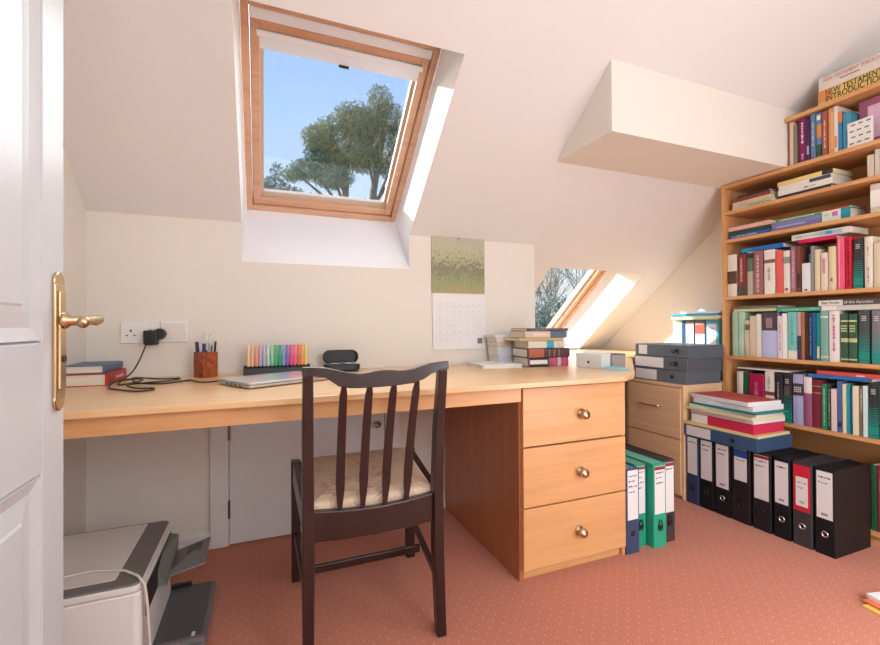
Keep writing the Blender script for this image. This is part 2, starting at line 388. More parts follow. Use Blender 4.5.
# crest rail with two dips
cr = [(.095,.822,.797),(.123,.8215,.797),(.153,.819,.793),(.185,.811,.769),(.215,.804,.763),(.239,.801,.762),(.262,.803,.762),(.285,.807,.762),(.302,.808,.762),(.325,.807,.763),(.352,.804,.764),(.37,.804,.766),(.392,.807,.767),(.425,.815,.776),(.45,.82,.79),(.48,.8225,.8),(.508,.8235,.8)]
secs = []
for x, zt_, zb_ in cr:
    yb = 1.196 - .02*(1 - ((x-.3)/.2)**2)
    secs.append([P(x, yb-.011, zb_), P(x, yb+.011, zb_), P(x, yb+.009, zt_), P(x, yb-.010, zt_)])
MB().loft(secs).build('crest_rail', MAHOG, ch, .002)
for xt, xb in ((.2, .198), (.269, .262), (.338, .327), (.407, .392)):
    n = 12; pts = []; sx = []
    for i in range(n+1):
        t = i/n; x = xb + (xt-xb)*t; z = .40 + t*.375
        y = 1.243 - .05*t*t - .02*t*(1-((xt-.3)/.2)**2)
        pts.append((x, y, z))
        w = .010 + (.015 if .2 < t < .86 else .015*(t/.2)**1.3 if t <= .2 else .015*((1-t)/.14)**.8)
        w -= .004*max(0, (t-.2)/.66) if .2 < t < .86 else 0
        sx.append(max(w, .009))
    bar('back_slat', pts, sx, .011, bev=.0015)
rail('rear_rail', [(.124,1.245,.382),(.21,1.238,.377),(.3,1.235,.375),(.39,1.238,.377),(.476,1.245,.382)], .022, [.084,.08,.078,.08,.084])
rail('front_rail', [(.126, 1.69, .395), (.534, 1.69, .395)], .022, .07)
def side(name, a, b, w, h):
    (x0,y0,z0),(x1,y1,z1) = a, b
    return MB().loft([[P(x-w/2,y,z-h/2),P(x+w/2,y,z-h/2),P(x+w/2,y,z+h/2),P(x-w/2,y,z+h/2)] for x,y,z in (a,b)]).build(name, MAHOG, ch, .003)
side('side_rail', (.111, 1.258, .392), (.11, 1.674, .396), .022, .075); side('side_rail', (.492, 1.258, .392), (.549, 1.674, .396), .022, .075)
side('side_stretcher', (.111, 1.255, .165), (.11, 1.674, .165), .014, .028); side('side_stretcher', (.492, 1.255, .165), (.548, 1.674, .165), .014, .028)
rail('cross_stretcher', [(.117, 1.47, .142), (.513, 1.47, .142)], .014, .026)
def seat_mat():
    m = bpy.data.materials.new('floral_seat_fabric'); nt, b = nodes(m)
    tc = nt.nodes.new('ShaderNodeTexCoord'); v = nt.nodes.new('ShaderNodeTexNoise'); v.inputs['Scale'].default_value = 26; v.inputs['Detail'].default_value = 3; v.inputs['Distortion'].default_value = 1.5
    r = ramp(nt, [(0.0, (206, 176, 150)), (0.4, (214, 190, 164)), (0.56, (220, 198, 174)), (0.62, (200, 162, 144)), (0.66, (176, 158, 146)), (0.7, (212, 186, 162)), (1.0, (222, 204, 180))])
    nt.links.new(tc.outputs['Object'], v.inputs['Vector']); nt.links.new(v.outputs['Fac'], r.inputs['Fac']); nt.links.new(r.outputs['Color'], b.inputs['Base Color'])
    b.inputs['Roughness'].default_value = .9; return m
st = MB(); secs = []
for k, (ins, z) in enumerate(((.0, .405), (-.002, .428), (.004, .437), (.03, .446), (.09, .452))):
    y0, y1 = 1.256+ins, 1.70-ins; xa0, xa1, xb0, xb1 = .122+ins, .480-ins, .128+ins, .532-ins
    if k < 3:
        q = [P(xa0,y0,z),P(xa1,y0,z),P(xb1,y1-.035,z),P(xb1-.002,y1,z),P(xb0+.002,y1,z),P(xb0,y1-.035,z)]
    else:
        q = [P(xa0,y0,z),P(xa1,y0,z),P(xb1,y1-.03,z),P(xb1-.01,y1,z),P(xb0+.01,y1,z),P(xb0,y1-.03,z)]
    secs.append(q)
st.loft(secs).build('seat', seat_mat(), ch, .004)

# ---------------------------------------------------------------- printer on the floor
pr = thing('printer', 'white and grey inkjet printer with open trays on the carpet', 'printer', (0, 0, 0))
PW = mat((226, 222, 218), .4); PG = mat((118, 114, 114), .4); PD = mat((84, 84, 86), .45)
def rrect(x0, x1, y0, y1, r, n=5):
    out = []
    for cx, cy, a in ((x1-r, y1-r, 0), (x0+r, y1-r, 90), (x0+r, y0+r, 180), (x1-r, y0+r, 270)):
        for i in range(n+1): out.append((cx + r*math.cos(R(a+90*i/n)), cy + r*math.sin(R(a+90*i/n))))
    return out
X0, X1, Y0, Y1 = -.618, -.288, 1.316, 1.716
MB().prism(rrect(X0, X1, Y0, Y1, .02), .012, .256).build('body', PW, pr, .004)
MB().prism(rrect(X0+.02, X1-.03, Y0+.02, Y1-.02, .02), 0, .013).build('foot', PD, pr)
MB().prism(rrect(X0+.002, X1-.002, Y0+.002, Y1-.002, .02), .2575, .274).build('scanner_lid', PW, pr, .003)
MB().prism(rrect(X0+.004, X1-.004, Y0+.004, Y1-.004, .02), .274, .2795).build('lid_rim', PG, pr, .002)
MB().prism(rrect(X0+.012, X1-.064, Y0+.04, Y1-.014, .006), .2795, .2812).build('lid_panel', PW, pr, .001)
BX(X1-.004, X1+.0015, 1.36, 1.70, .17, .245).build('output_slot', mat((30,30,32),.5), pr)
MB().add([(X1-.01,1.50,.24),(X1-.01,1.70,.24),(X1+.024,1.70,.232),(X1+.024,1.50,.168),(X1-.01,1.50,.17),(X1+.02,1.70,.16)], [(0,1,2,3),(0,3,4),(4,3,2,5),(1,5,2)]).build('control_flap', mat((110,112,110),.4), pr)
ut = MB()
P4 = [(-.288,1.545,.17),(-.285,1.72,.166),(-.17,1.715,.2),(-.175,1.60,.168)]
ut.add(P4 + [(x, y, z-.006) for x, y, z in P4], [(0,1,2,3),(7,6,5,4),(0,4,5,1),(1,5,6,2),(2,6,7,3),(3,7,4,0)])
u = ut.build('output_tray', PG, pr, .001)
ug = MB(); ug.add([(-.235,1.625,.181),(-.233,1.69,.1875),(-.19,1.69,.199),(-.195,1.63,.1775)], [(0,1,2,3)]); ug.build('finger_grip', PD, u)
lt = MB(); lt.prism(rrect(X1, -.152, 1.40, 1.735, .02), .022, .036); lt.build('paper_tray', PG, pr, .002)
lt2 = MB(); lt2.prism(rrect(X1-.001, -.166, 1.43, 1.722, .012), .036, .042); lt2.build('tray_bed', PD, pr, .001)
BX(X1, -.156, 1.408, 1.424, .036, .05).build('paper_guide', PG, pr, .001); BX(-.192, -.184, 1.432, 1.447, .042, .048).build('paper_stop', PW, pr)
BX(X1, -.23, 1.715, 1.73, .036, .052).build('paper_guide', BLACK, pr)
MB().tube([(-.6,1.36,.285),(-.5,1.41,.2855),(-.42,1.42,.2855),(-.34,1.39,.2855),(-.3,1.345,.286),(-.282,1.325,.272),(-.276,1.325,.22),(-.272,1.33,.12),(-.262,1.33,.03),(-.25,1.32,.0055),(-.22,1.2,.005),(-.3,1.05,.005)], .0035, 8).build('usb_cable', mat((214,206,194),.5), pr, smooth=True)
BOOKS = {
 1: [
  (1.3168, 1.3022, 0.21, 'pale pink slim book', (226, 190, 180), [], 2.36, None),
  (1.3016, 1.2852, 0.19, 'mottled olive book', (120, 112, 92), [('b', 0.0, 1, (146, 134, 110), 0.3, 0.7)], 2.36, None),
  (1.2831, 1.2502, 0.212, 'purple paperback with white lettering', (128, 24, 92), [('t', 0.45, 0.9, (240, 225, 235)), ('t', 0.08, 0.2, (220, 180, 200))], 2.36, None),
  (1.249, 1.2338, 0.203, 'dark violet paperback', (62, 26, 72), [('b', 0.15, 0.35, (170, 150, 190), 0.2, 0.8)], 2.36, None),
  (1.2322, 1.2124, 0.213, 'slate blue paperback', (96, 120, 156), [('t', 0.3, 0.8, (200, 210, 225))], 2.36, None),
  (1.2109, 1.1877, 0.205, 'blue and orange paperback', (92, 130, 176), [('b', 0.45, 0.75, (206, 140, 84), 0.1, 0.9), ('b', 0.05, 0.3, (40, 84, 52), 0.1, 0.9), ('b', 0.85, 0.95, (232, 226, 210), 0.2, 0.8)], 2.36, None),
  (1.1854, 1.1654, 0.203, 'red brown paperback', (158, 84, 68), [('t', 0.2, 0.8, (226, 190, 170))], 2.36, None),
  (1.1627, 1.1413, 0.206, 'orange and tan book', (214, 150, 96), [('b', 0.1, 0.9, (232, 172, 112), 0.5, 0.9)], 2.36, None),
  (1.1406, 1.1271, 0.206, 'off-white book with orange flecks', (222, 214, 202), [('b', 0.1, 0.35, (214, 150, 110), 0.1, 0.9)], 2.36, None),
  (1.126, 1.1117, 0.175, 'blue book with orange top', (46, 120, 176), [('b', 0.72, 1, (226, 122, 72), 0, 1)], 2.36, None),
  (1.1107, 1.0809, 0.16, 'teal blue book', (62, 140, 166), [('b', 0.1, 0.5, (40, 80, 140), 0.5, 0.95)], 2.36, None),
 ],
 5: [
  (1.6305, 1.5803, 0.226, 'white book with dark middle band', (228, 220, 208), [('b', 0.3, 0.6, (88, 66, 58), 0, 1)], 2.36, None),
  (1.5782, 1.531, 0.221, 'dark red book with grey lettering', (128, 44, 46), [('b', 0.0, 0.24, (72, 66, 62), 0, 1), ('t', 0.35, 0.9, (206, 170, 150))], 2.36, None),
  (1.5284, 1.4955, 0.228, 'pale grey green book', (188, 178, 164), [('b', 0.55, 0.85, (96, 120, 96), 0.1, 0.9), ('b', 0.85, 0.97, (48, 34, 34), 0, 1)], 2.36, None),
  (1.493, 1.4465, 0.225, 'mauve book with looping pattern', (150, 96, 100), [('t', 0.08, 0.9, (214, 190, 180))], 2.36, None),
  (1.4417, 1.392, 0.223, 'white book with brown band', (232, 226, 214), [('b', 0.7, 0.78, (140, 86, 66), 0, 1), ('t', 0.3, 0.6, (170, 150, 140))], 2.36, None),
  (1.3902, 1.3586, 0.212, 'salmon red paperback', (226, 92, 88), [], 2.36, None),
  (1.3568, 1.3252, 0.207, 'white book with grey square', (230, 224, 214), [('b', 0.7, 0.85, (150, 150, 142), 0.1, 0.9), ('b', 0.06, 0.12, (180, 60, 50), 0.3, 0.7)], 2.36, None),
  (1.3226, 1.2978, 0.221, 'dusky pink book', (172, 112, 132), [('t', 0.1, 0.9, (214, 180, 190))], 2.36, None),
  (1.2965, 1.2794, 0.218, 'brown mottled book', (128, 72, 58), [('b', 0.1, 0.4, (60, 36, 32), 0.2, 0.9)], 2.36, None),
  (1.2967, 1.2586, 0.224, 'navy book with pale blue block', (44, 62, 96), [('b', 0.62, 0.82, (140, 196, 214), 0.2, 0.85)], 2.415, None),
  (1.2751, 1.2404, 0.134, 'short white booklet', (226, 228, 228), [('b', 0.04, 0.09, (40, 40, 40), 0.4, 0.7)], 2.362, 0.03),
  (1.2378, 1.2242, 0.21, 'grey narrow book', (150, 152, 150), [], 2.36, None),
  (1.223, 1.2, 0.191, 'cream book with faded spine', (222, 206, 168), [], 2.36, None),
  (1.1984, 1.1702, 0.172, 'cream book with pink label', (226, 210, 192), [('b', 0.45, 0.85, (196, 150, 160), 0.3, 0.7)], 2.36, None),
  (1.1687, 1.1398, 0.196, 'buff book', (220, 204, 166), [('b', 0.2, 0.28, (130, 110, 90), 0.3, 0.6)], 2.36, None),
  (1.1384, 1.1114, 0.231, 'pink hardback', (226, 90, 122), [('b', 0.02, 0.98, (240, 150, 168), 0.3, 0.5)], 2.36, None),
  (1.1103, 1.0837, 0.229, 'scarlet book with dark lettering', (208, 24, 48), [('t', 0.06, 0.94, (70, 20, 26))], 2.36, None),
  (1.0792, 1.045, 0.214, 'black book with green striped foot', (48, 50, 52), [('g',)], 2.36, None),
  (1.043, 1.0148, 0.216, 'tall off-white book', (226, 216, 198), [('t', 0.1, 0.4, (160, 120, 150)), ('t', 0.65, 0.8, (170, 160, 140))], 2.36, None),
  (1.0135, 0.9849, 0.184, 'cream hardback at picture edge', (214, 198, 170), [], 2.36, None),
 ],
 6: [
  (1.6084, 1.5771, 0.235, 'pale green paperback', (158, 192, 166), [], 2.36, None),
  (1.575, 1.5413, 0.234, 'second pale green paperback', (168, 200, 176), [], 2.36, None),
  (1.5403, 1.5156, 0.191, 'short beige book', (198, 180, 150), [('b', 0.72, 0.88, (110, 90, 76), 0.1, 0.9)], 2.36, None),
  (1.5146, 1.4806, 0.212, 'beige book', (206, 186, 158), [], 2.36, None),
  (1.4791, 1.459, 0.221, 'narrow cream book', (226, 218, 202), [], 2.36, None),
  (1.4576, 1.3833, 0.228, 'wide lavender book with dark square', (186, 190, 224), [('b', 0.6, 1, (70, 60, 68), 0, 1), ('b', 0.66, 0.88, (150, 120, 128), 0.3, 0.7)], 2.36, None),
  (1.3811, 1.3595, 0.209, 'pinkish white book', (220, 204, 206), [('t', 0.2, 0.8, (160, 130, 140))], 2.36, None),
  (1.3586, 1.34, 0.221, 'white narrow book', (236, 234, 230), [], 2.36, None),
  (1.3387, 1.2957, 0.227, 'aqua book', (120, 196, 186), [('b', 0.0, 0.18, (226, 222, 206), 0, 1), ('t', 0.3, 0.9, (90, 160, 156))], 2.36, None),
  (1.2944, 1.279, 0.226, 'pink and navy slim book', (196, 160, 170), [('b', 0.0, 0.5, (52, 60, 92), 0, 1), ('t', 0.1, 0.45, (190, 200, 220))], 2.36, None),
  (1.2769, 1.2645, 0.226, 'tan brown narrow book', (166, 110, 70), [], 2.36, None),
  (1.2629, 1.2498, 0.221, 'dark brown narrow book', (74, 44, 36), [], 2.36, None),
  (1.2482, 1.233, 0.22, 'dark navy slim book', (30, 50, 92), [('t', 0.1, 0.9, (120, 150, 190))], 2.36, None),
  (1.2318, 1.2175, 0.222, 'bright blue slim book', (22, 92, 140), [], 2.36, None),
  (1.2167, 1.2046, 0.22, 'teal slim book', (26, 140, 140), [('b', 0.05, 0.3, (206, 206, 160), 0.1, 0.9)], 2.36, None),
  (1.2035, 1.174, 0.228, 'grey green book with pale bands', (124, 168, 156), [('b', 0.86, 0.9, (206, 222, 210), 0, 1), ('b', 0.06, 0.1, (206, 200, 150), 0, 1)], 2.36, None),
  (1.1721, 1.1318, 0.227, 'white book with pink writing', (232, 224, 220), [('t', 0.2, 0.92, (190, 110, 130))], 2.36, None),
  (1.1297, 1.099, 0.212, 'dark green hardback with gilt bands', (44, 84, 62), [('b', 0.84, 0.87, (206, 206, 140), 0, 1), ('t2', 0.62, 0.78, (206, 206, 140)), ('b', 0.42, 0.5, (190, 186, 130), 0.1, 0.9), ('b', 0.05, 0.08, (190, 186, 130), 0, 1)], 2.36, None),
  (1.0976, 1.0699, 0.212, 'dark green twin volume with gilt bands', (48, 88, 66), [('b', 0.84, 0.87, (206, 206, 140), 0, 1), ('t2', 0.62, 0.78, (206, 206, 140)), ('b', 0.42, 0.5, (190, 186, 130), 0.1, 0.9), ('b', 0.05, 0.08, (190, 186, 130), 0, 1)], 2.36, None),
  (1.0665, 1.0265, 0.228, 'charcoal book fading to teal stripes', (70, 78, 80), [('g',)], 2.36, None),
  (1.02, 0.9849, 0.226, 'grey book fading to teal stripes', (120, 116, 122), [('g',)], 2.36, None),
 ],
 7: [
  (1.5862, 1.5554, 0.226, 'white book', (226, 216, 206), [], 2.36, None),
  (1.5538, 1.5228, 0.224, 'dark green book', (30, 92, 54), [], 2.36, None),
  (1.5207, 1.4465, 0.222, 'crimson book', (168, 18, 76), [('t', 0.3, 0.8, (214, 110, 140))], 2.36, None),
  (1.4441, 1.3994, 0.241, 'off-white book with brown band', (228, 222, 208), [('b', 0.5, 0.58, (120, 74, 60), 0, 1), ('t', 0.62, 0.9, (180, 160, 150))], 2.36, None),
  (1.3948, 1.363, 0.237, 'black book with white lettering', (40, 38, 40), [('t', 0.3, 0.8, (170, 166, 160))], 2.36, None),
  (1.3617, 1.3217, 0.238, 'black book with green striped foot', (40, 40, 42), [('g',), ('b', 0.55, 0.75, (92, 80, 84), 0.2, 0.8)], 2.36, None),
  (1.3191, 1.2744, 0.238, 'lavender book with dark square', (168, 172, 212), [('b', 0.58, 0.82, (74, 54, 66), 0, 1), ('t2', 0.64, 0.76, (220, 214, 220))], 2.36, None),
  (1.2727, 1.2402, 0.235, 'mauve book with white top', (150, 84, 120), [('b', 0.66, 0.98, (228, 220, 214), 0, 1)], 2.36, None),
  (1.2382, 1.1996, 0.221, 'maroon hardback', (122, 36, 52), [('b', 0.86, 0.88, (190, 140, 110), 0, 1), ('b', 0.72, 0.74, (190, 140, 110), 0, 1)], 2.36, None),
  (1.1981, 1.1793, 0.206, 'emerald paperback', (40, 130, 92), [('t', 0.1, 0.9, (170, 210, 190))], 2.36, None),
  (1.1778, 1.1654, 0.204, 'dark green slim book', (30, 62, 48), [('t', 0.1, 0.9, (170, 180, 160))], 2.36, None),
  (1.1639, 1.1431, 0.188, 'short pale pink book', (224, 204, 200), [], 2.36, None),
  (1.1413, 1.1228, 0.226, 'steel blue book', (76, 104, 146), [('b', 0.1, 0.2, (40, 40, 60), 0.2, 0.8)], 2.36, None),
  (1.1217, 1.1096, 0.215, 'cream slim book', (226, 214, 186), [], 2.36, None),
  (1.1085, 1.0976, 0.212, 'turquoise slim book', (30, 156, 150), [], 2.36, None),
  (1.0965, 1.0871, 0.201, 'royal blue slim book', (30, 86, 160), [], 2.36, None),
  (1.0861, 1.0655, 0.211, 'ivory book', (228, 216, 182), [], 2.36, None),
  (1.0641, 1.0506, 0.21, 'taupe slim book with lettering', (126, 112, 100), [('t', 0.5, 0.95, (230, 226, 210))], 2.36, None),
  (1.0496, 1.0363, 0.216, 'white and aqua slim book', (206, 226, 226), [], 2.36, None),
  (1.035, 0.9994, 0.231, 'black book fading to green stripes', (44, 48, 50), [('g',)], 2.36, None),
  (0.9981, 0.9849, 0.226, 'teal book at picture edge', (20, 120, 110), [], 2.36, None),
 ],
 8: [
  (1.0275, 1.0103, 0.273, 'dark green hardback', (32, 96, 66), [], 2.36, None),
  (1.0093, 0.9849, 0.275, 'crimson hardback', (164, 50, 62), [('t', 0.2, 0.8, (220, 150, 150))], 2.36, None),
 ],
}
# ---------------------------------------------------------------- books
def book(label, w, h, d, col, decor=(), loc=(0,0,0), M=M_SHELF, group=None, soft=False, tilt=None, pages=PAGES, names='book', cat='book'):
    rot = M if tilt is None else Matrix.Rotation(tilt, 3, 'Z') @ M
    b = thing(names, label, cat, loc, rot, group)
    t = min(.003, w*.16); m = mat(col, .42 if soft else .5, var=.04, scale=60)
    c = MB()
    r = min(w*.25, .006) if not soft else .0008
    c.prism([(0, d), (0, r), (r*.35, r*.3), (w*.5, 0), (w-r*.35, r*.3), (w, r), (w, d), (w-t, d), (w-t, r+t), (t, r+t), (t, d)], 0, h)
    c.build('cover', m, b)
    g = .001 if soft else .004
    BX(t, w-t, r+t, d-g, g, h-g).build('page_block', pages, b)
    for qi, q in enumerate(decor):
        if q[0] == 'b':
            _, f0, f1, cc, u0, u1 = q
            e = .0005 + .0002*qi
            p = MB()
            if u0 <= .15 and u1 >= .85 and not soft:
                xs_ = [0, r*.35, w*.5, w-r*.35, w]; ys_ = [r, r*.3, 0, r*.3, r]
                p.prism([(x, y-e) for x, y in zip(xs_, ys_)] + [(x, y+.0003) for x, y in list(zip(xs_, ys_))[::-1]], h*f0, h*f1)
            else: p.box(w*u0, w*u1, -e, r*.3+.0004, h*f0, h*f1)
            p.build('spine_label', mat(cc, .5), b)
        elif q[0] == 't':      # faint title running down the spine
            f0, f1, cc = q[1:]; p = MB(); z = h*f1; rr = random.Random(int(w*1e5)+int(h*1e4))
            while z > h*f0:
                l = rr.uniform(.002, .006); hw = w*rr.uniform(.07, .15)
                p.box(w*.5-hw, w*.5+hw, -.0005, .0006, z-l, z); z -= l + rr.choice((.0012, .0012, .005))
            p.build('spine_title', mat(cc, .5), b)
        elif q[0] == 't2':
            f0, f1, cc = q[1:]; p = MB()
            for k in range(3):
                z = h*(f0 + (f1-f0)*(k+.5)/3)
                for j in range(4): p.box(w*(.16+.18*j), w*(.16+.18*j+.12), -.0006, .0015, z-.003, z+.003)
            p.build('spine_title', mat(cc, .4), b)
        elif q[0] == 'g':      # striped lower half, as printed on the series' spines
            p = MB(); n = 13
            for k in range(n):
                z0 = h*(.02 + .56*k/n) if k else .001; th_ = h*.56/n*(1.0 if k < 3 else .86 - .055*k)
                if k < 4: th_ = h*.56/n*1.02
                p.box(.0012, w-.0012, -.0006, .0022, z0, z0+max(th_, .0012))
            p.build('spine_stripes', mat((26, 140, 128), .5), b)
            p = MB()
            for k in range(3): p.box(w*.3, w*.7, -.0006, .0015, h*(.8+.035*k), h*(.815+.035*k))
            p.build('spine_title', mat((206, 204, 200), .5), b)
    return b
SHELF = {1: 'top short shelf', 3: 'second shelf', 4: 'third shelf', 5: 'fourth shelf', 6: 'fifth shelf', 7: 'sixth shelf', 8: 'bottom shelf'}
ZSH = dict(SZ); ZSH[1] = 1.686
for k, rows in BOOKS.items():
    prev = None
    pb = 9
    for (a, b_, h, desc, c_, dec, xf, dd) in rows:
        if not dd:
            a = min(a, pb - .0006); pb = b_
        w = max(a - b_ - .0006, .006)
        short = prev.split(' with ')[0].split(' fading')[0].split(' at ')[0] if prev else None
        if short and len(short.split()) > 5: short = ' '.join(short.split()[-3:])
        lab = f"{desc}, leftmost standing on {SHELF[k]}" if prev is None else f"{desc}, {SHELF[k]}, right of {short}"
        D_ = dd or min(.205 if xf < 2.4 else .185, .13 + h*.3)
        book(lab, w, h, D_, c_, dec, (xf + rnd.uniform(-.002, .006), a, ZSH[k]+.0003), M_SHELF, 'standing books on the ' + SHELF[k], soft=w < .022)
        prev = desc
def flat(label, y0, y1, z, th_, d, col, decor=(), x=2.362, group=None, soft=True, tilt=None):
    return book(label, th_, y0-y1, d, col, decor, (x, y1, z), M_FLATX, group, soft, tilt)
G2 = 'books lying on the second shelf'; z = 1.5403
flat('white and green thin book lying, bottom of left pile, second shelf', 1.603, 1.39, z, .021, .15, (206, 206, 190), [('t', .1, .6, (120,140,110))], 2.366, G2)
flat('cream patterned book lying in left pile, second shelf, under a maroon book', 1.598, 1.40, z+.0215, .019, .14, (222, 200, 166), [('t', .1, .9, (196,160,110))], 2.362, G2)
flat('maroon book lying in left pile, second shelf', 1.602, 1.41, z+.041, .02, .14, (134, 62, 52), [], 2.364, G2)
flat('thin black book topping the left pile, second shelf', 1.58, 1.42, z+.0615, .012, .13, (50, 42, 38), [], 2.372, G2)
flat('black and green book lying, bottom of right pile, second shelf', 1.372, 1.158, z, .016, .15, (46, 56, 50), [], 2.366, G2)
flat('white book with red writing lying in right pile, second shelf', 1.374, 1.15, z+.0165, .026, .16, (228, 226, 220), [('t', .3, .5, (190,60,60))], 2.362, G2)
flat('white book with navy end lying in right pile, second shelf', 1.37, 1.152, z+.043, .02, .16, (226, 222, 210), [('b', .02, .4, (70,76,100), .1, .9)], 2.363, G2)
flat('yellow book with black end topping the right pile, second shelf', 1.376, 1.149, z+.0635, .021, .16, (232, 206, 136), [('b', .0, .18, (44,40,40), .0, 1)], 2.364, G2)
for (a, b_, h, c_, l) in ((1.045, 1.022, .105, (222,208,192), 'pale pink booklet standing at the right end, second shelf'), (1.02, 1.003, .122, (226,216,200), 'tall cream booklet standing at the right end, second shelf'), (1.0, .985, .12, (60,84,66), 'dark green book standing at the right end, second shelf')):
    book(l, a-b_-.001, h, .16, c_, [], (2.40, a, z), M_SHELF, soft=True)
G3 = 'books lying on the third shelf'; z = 1.3873
flat('bright blue book lying, bottom of left pile, third shelf', 1.625, 1.415, z, .022, .15, (44, 104, 168), [('t', .3, .9, (190,214,236))], 2.366, G3)
flat('dark green book lying in left pile, third shelf', 1.62, 1.408, z+.0225, .02, .16, (48, 62, 48), [], 2.363, G3)
flat('pink book topping the left pile, third shelf', 1.626, 1.412, z+.043, .022, .15, (222, 172, 156), [('t', .2, .8, (240,214,204))], 2.363, G3)
flat('thick lavender blue book lying on the third shelf', 1.402, 1.196, z, .043, .17, (122, 124, 176), [('b', .3, .9, (168,170,206), .3, .5)], 2.363, G3, False)
flat('slim green book lying on the thick lavender book', 1.385, 1.205, z+.0435, .012, .15, (112, 148, 92), [('b', .1, .9, (206,214,180), .3, .6)], 2.368, G3)
flat('teal and white thick book lying by the lavender book, third shelf', 1.193, 1.09, z, .05, .13, (36, 140, 164), [('b', .3, .98, (214,226,220), .08, .9), ('b', .4, .6, (200,120,160), .4, .8), ('b', .7, .9, (214,206,120), .5, .7)], 2.361, G3, False)
flat('thin red book lying on the teal and white book', 1.185, 1.098, z+.0505, .01, .13, (190, 56, 36), [], 2.376, G3)
bf = thing('box_file', 'pale cream box file standing at picture edge, third shelf', 'box file', (2.385, 1.03, z), M_SHELF)
BX(0, .06, 0, .2, 0, .128).build('box', mat((214, 206, 190), .6), bf, .002); BX(.001, .059, -.001, .0, .03, .1).build('spine_label', PAPER, bf)
# lying on the standing books
zt4 = SZ[5]
flat('bright blue book lying on the standing books, fourth shelf left', 1.562, 1.358, zt4+.2285, .022, .15, (30, 110, 186), [('b', .75, .95, (20,150,190), .1, .9)], 2.37, None)
flat('magenta book lying on the standing books, fourth shelf', 1.288, 1.14, zt4+.2315, .016, .15, (206, 20, 84), [], 2.366)
wb_ = flat('white book with blue lettering lying highest on the fourth shelf', 1.315, 1.091, zt4+.248, .027, .15, (214, 214, 206), [('b', .12, .5, (150,186,206), .2, .8), ('b', .28, .38, (60,160,190), .2, .8), ('t', .52, .95, (140,140,160))], 2.362)
flat('slim cream and green book lying on the standing books, fifth shelf left', 1.602, 1.39, SZ[6]+.236, .014, .15, (196, 198, 160), [], 2.367)
flat('slim grey book topping the left pile, fifth shelf', 1.595, 1.385, SZ[6]+.2505, .014, .15, (108, 102, 94), [], 2.37)
flat('emerald slim book lying on the standing books, fifth shelf middle', 1.381, 1.2, SZ[6]+.230, .018, .15, (70, 164, 130), [('t', .1, .9, (160,206,190))], 2.363)
flat('grey white book lying under a lettered book, fifth shelf right', 1.197, .97, SZ[6]+.229, .022, .16, (206, 200, 192), [('b', .75, .99, (230,228,220), .1, .9)], 2.362)
ac = flat('white and dark book lettered about apostles, lying, fifth shelf right', 1.207, .955, SZ[6]+.2515, .024, .16, (226, 222, 214), [('b', .1, .64, (82,76,72), .0, 1)], 2.361)
def spine_text(b, s, size, col, x, z, wx=1.0):
    M4 = Matrix(((0, 1, 0, x), (0, 0, -1, -.0007), (-1, 0, 0, z), (0, 0, 0, 1)))
    return text('lettering', s, size, mat(col, .6), b, M4, wx)
spine_text(ac, 'Dunn  The Acts', .0165, (60, 60, 60), .012, .24, .62); spine_text(ac, 'of the Apostles', .0165, (226, 222, 214), .012, .158, .98)
flat('white sheet-thin book lying on the standing books, sixth shelf left', 1.584, 1.34, SZ[7]+.2425, .008, .16, (226, 222, 216), [], 2.366)
flat('blue slim book lying on the standing books, sixth shelf right', 1.252, 1.02, SZ[7]+.2325, .016, .16, (40, 112, 178), [('b', .0, .05, (90,90,90), 0, 1)], 2.361)
flat('red slim book lying on the blue slim book', 1.218, .97, SZ[7]+.249, .017, .16, (206, 84, 84), [('b', .3, .42, (240,180,170), .2, .6)], 2.364)
flat('white booklet lying on the bottom shelf behind the binders', 1.36, 1.15, SZ[8]+.0003, .03, .15, (220, 216, 210), [], 2.40)
# the two large books on top of the bookcase
nt_ = flat('tan book with dark lettering lying on top of the bookcase', 1.20, .96, 1.9205, .066, .17, (214, 182, 104), [('b', .80, .998, (214,140,72), .2, .99)], 2.361, soft=True)
spine_text(nt_, 'NEW TESTAMENT', .037, (58, 38, 22), .047, .213, .66); spine_text(nt_, 'INTRODUCTION', .037, (58, 38, 22), .02, .213, .73)
tp = flat('off-white book with faded red lettering topping the bookcase', 1.198, .96, 1.987, .058, .17, (214, 204, 192), [], 2.363, soft=True)
spine_text(tp, 'NEW TESTAMENT THEOLOGY', .021, (186, 120, 110), .042, .222, .76)
MB().box(.022, .026, -.0006, .002, .09, .16).build('spine_title', mat((110,100,96), .6), tp)
# facing-out album and insect card on the top short shelf
al = thing('photo_album', 'pink purple picture book facing out behind an insect card, top shelf', 'book', (2.405, 1.073, 1.6863), M_SHELF)
BX(0, .10, 0, .022, 0, .2).build('cover', mat((150, 84, 112), .5, var=.3, scale=30), al, .002); BX(.03, .09, -.0008, 0, .03, .17).build('cover_picture', mat((214, 176, 196), .5, var=.25, scale=60), al)
cd = thing('greeting_card', 'white card printed with rows of dark insects, top shelf', 'card', (2.358, 1.093, 1.6863), Matrix.Rotation(R(-6), 3, 'Z') @ M_SHELF)
BX(0, .086, 0, .014, 0, .108).build('card', mat((232, 228, 224), .6), cd, .001)
ins = MB()
for i in range(3):
    for j in range(4):
        cx, cz = .016+.027*i + (.006 if j % 2 else 0), .016+.026*j
        for dx, s_ in ((-.0045, .0045), (.0045, .0045), (0, .002)):
            ins.prism([(cx+dx-s_, cz), (cx+dx, cz+.0035), (cx+dx+s_, cz+.001), (cx+dx, cz-.0035)], -.0006, .0002, 'y')
ins.build('insect_print', mat((70, 62, 62), .7), cd)

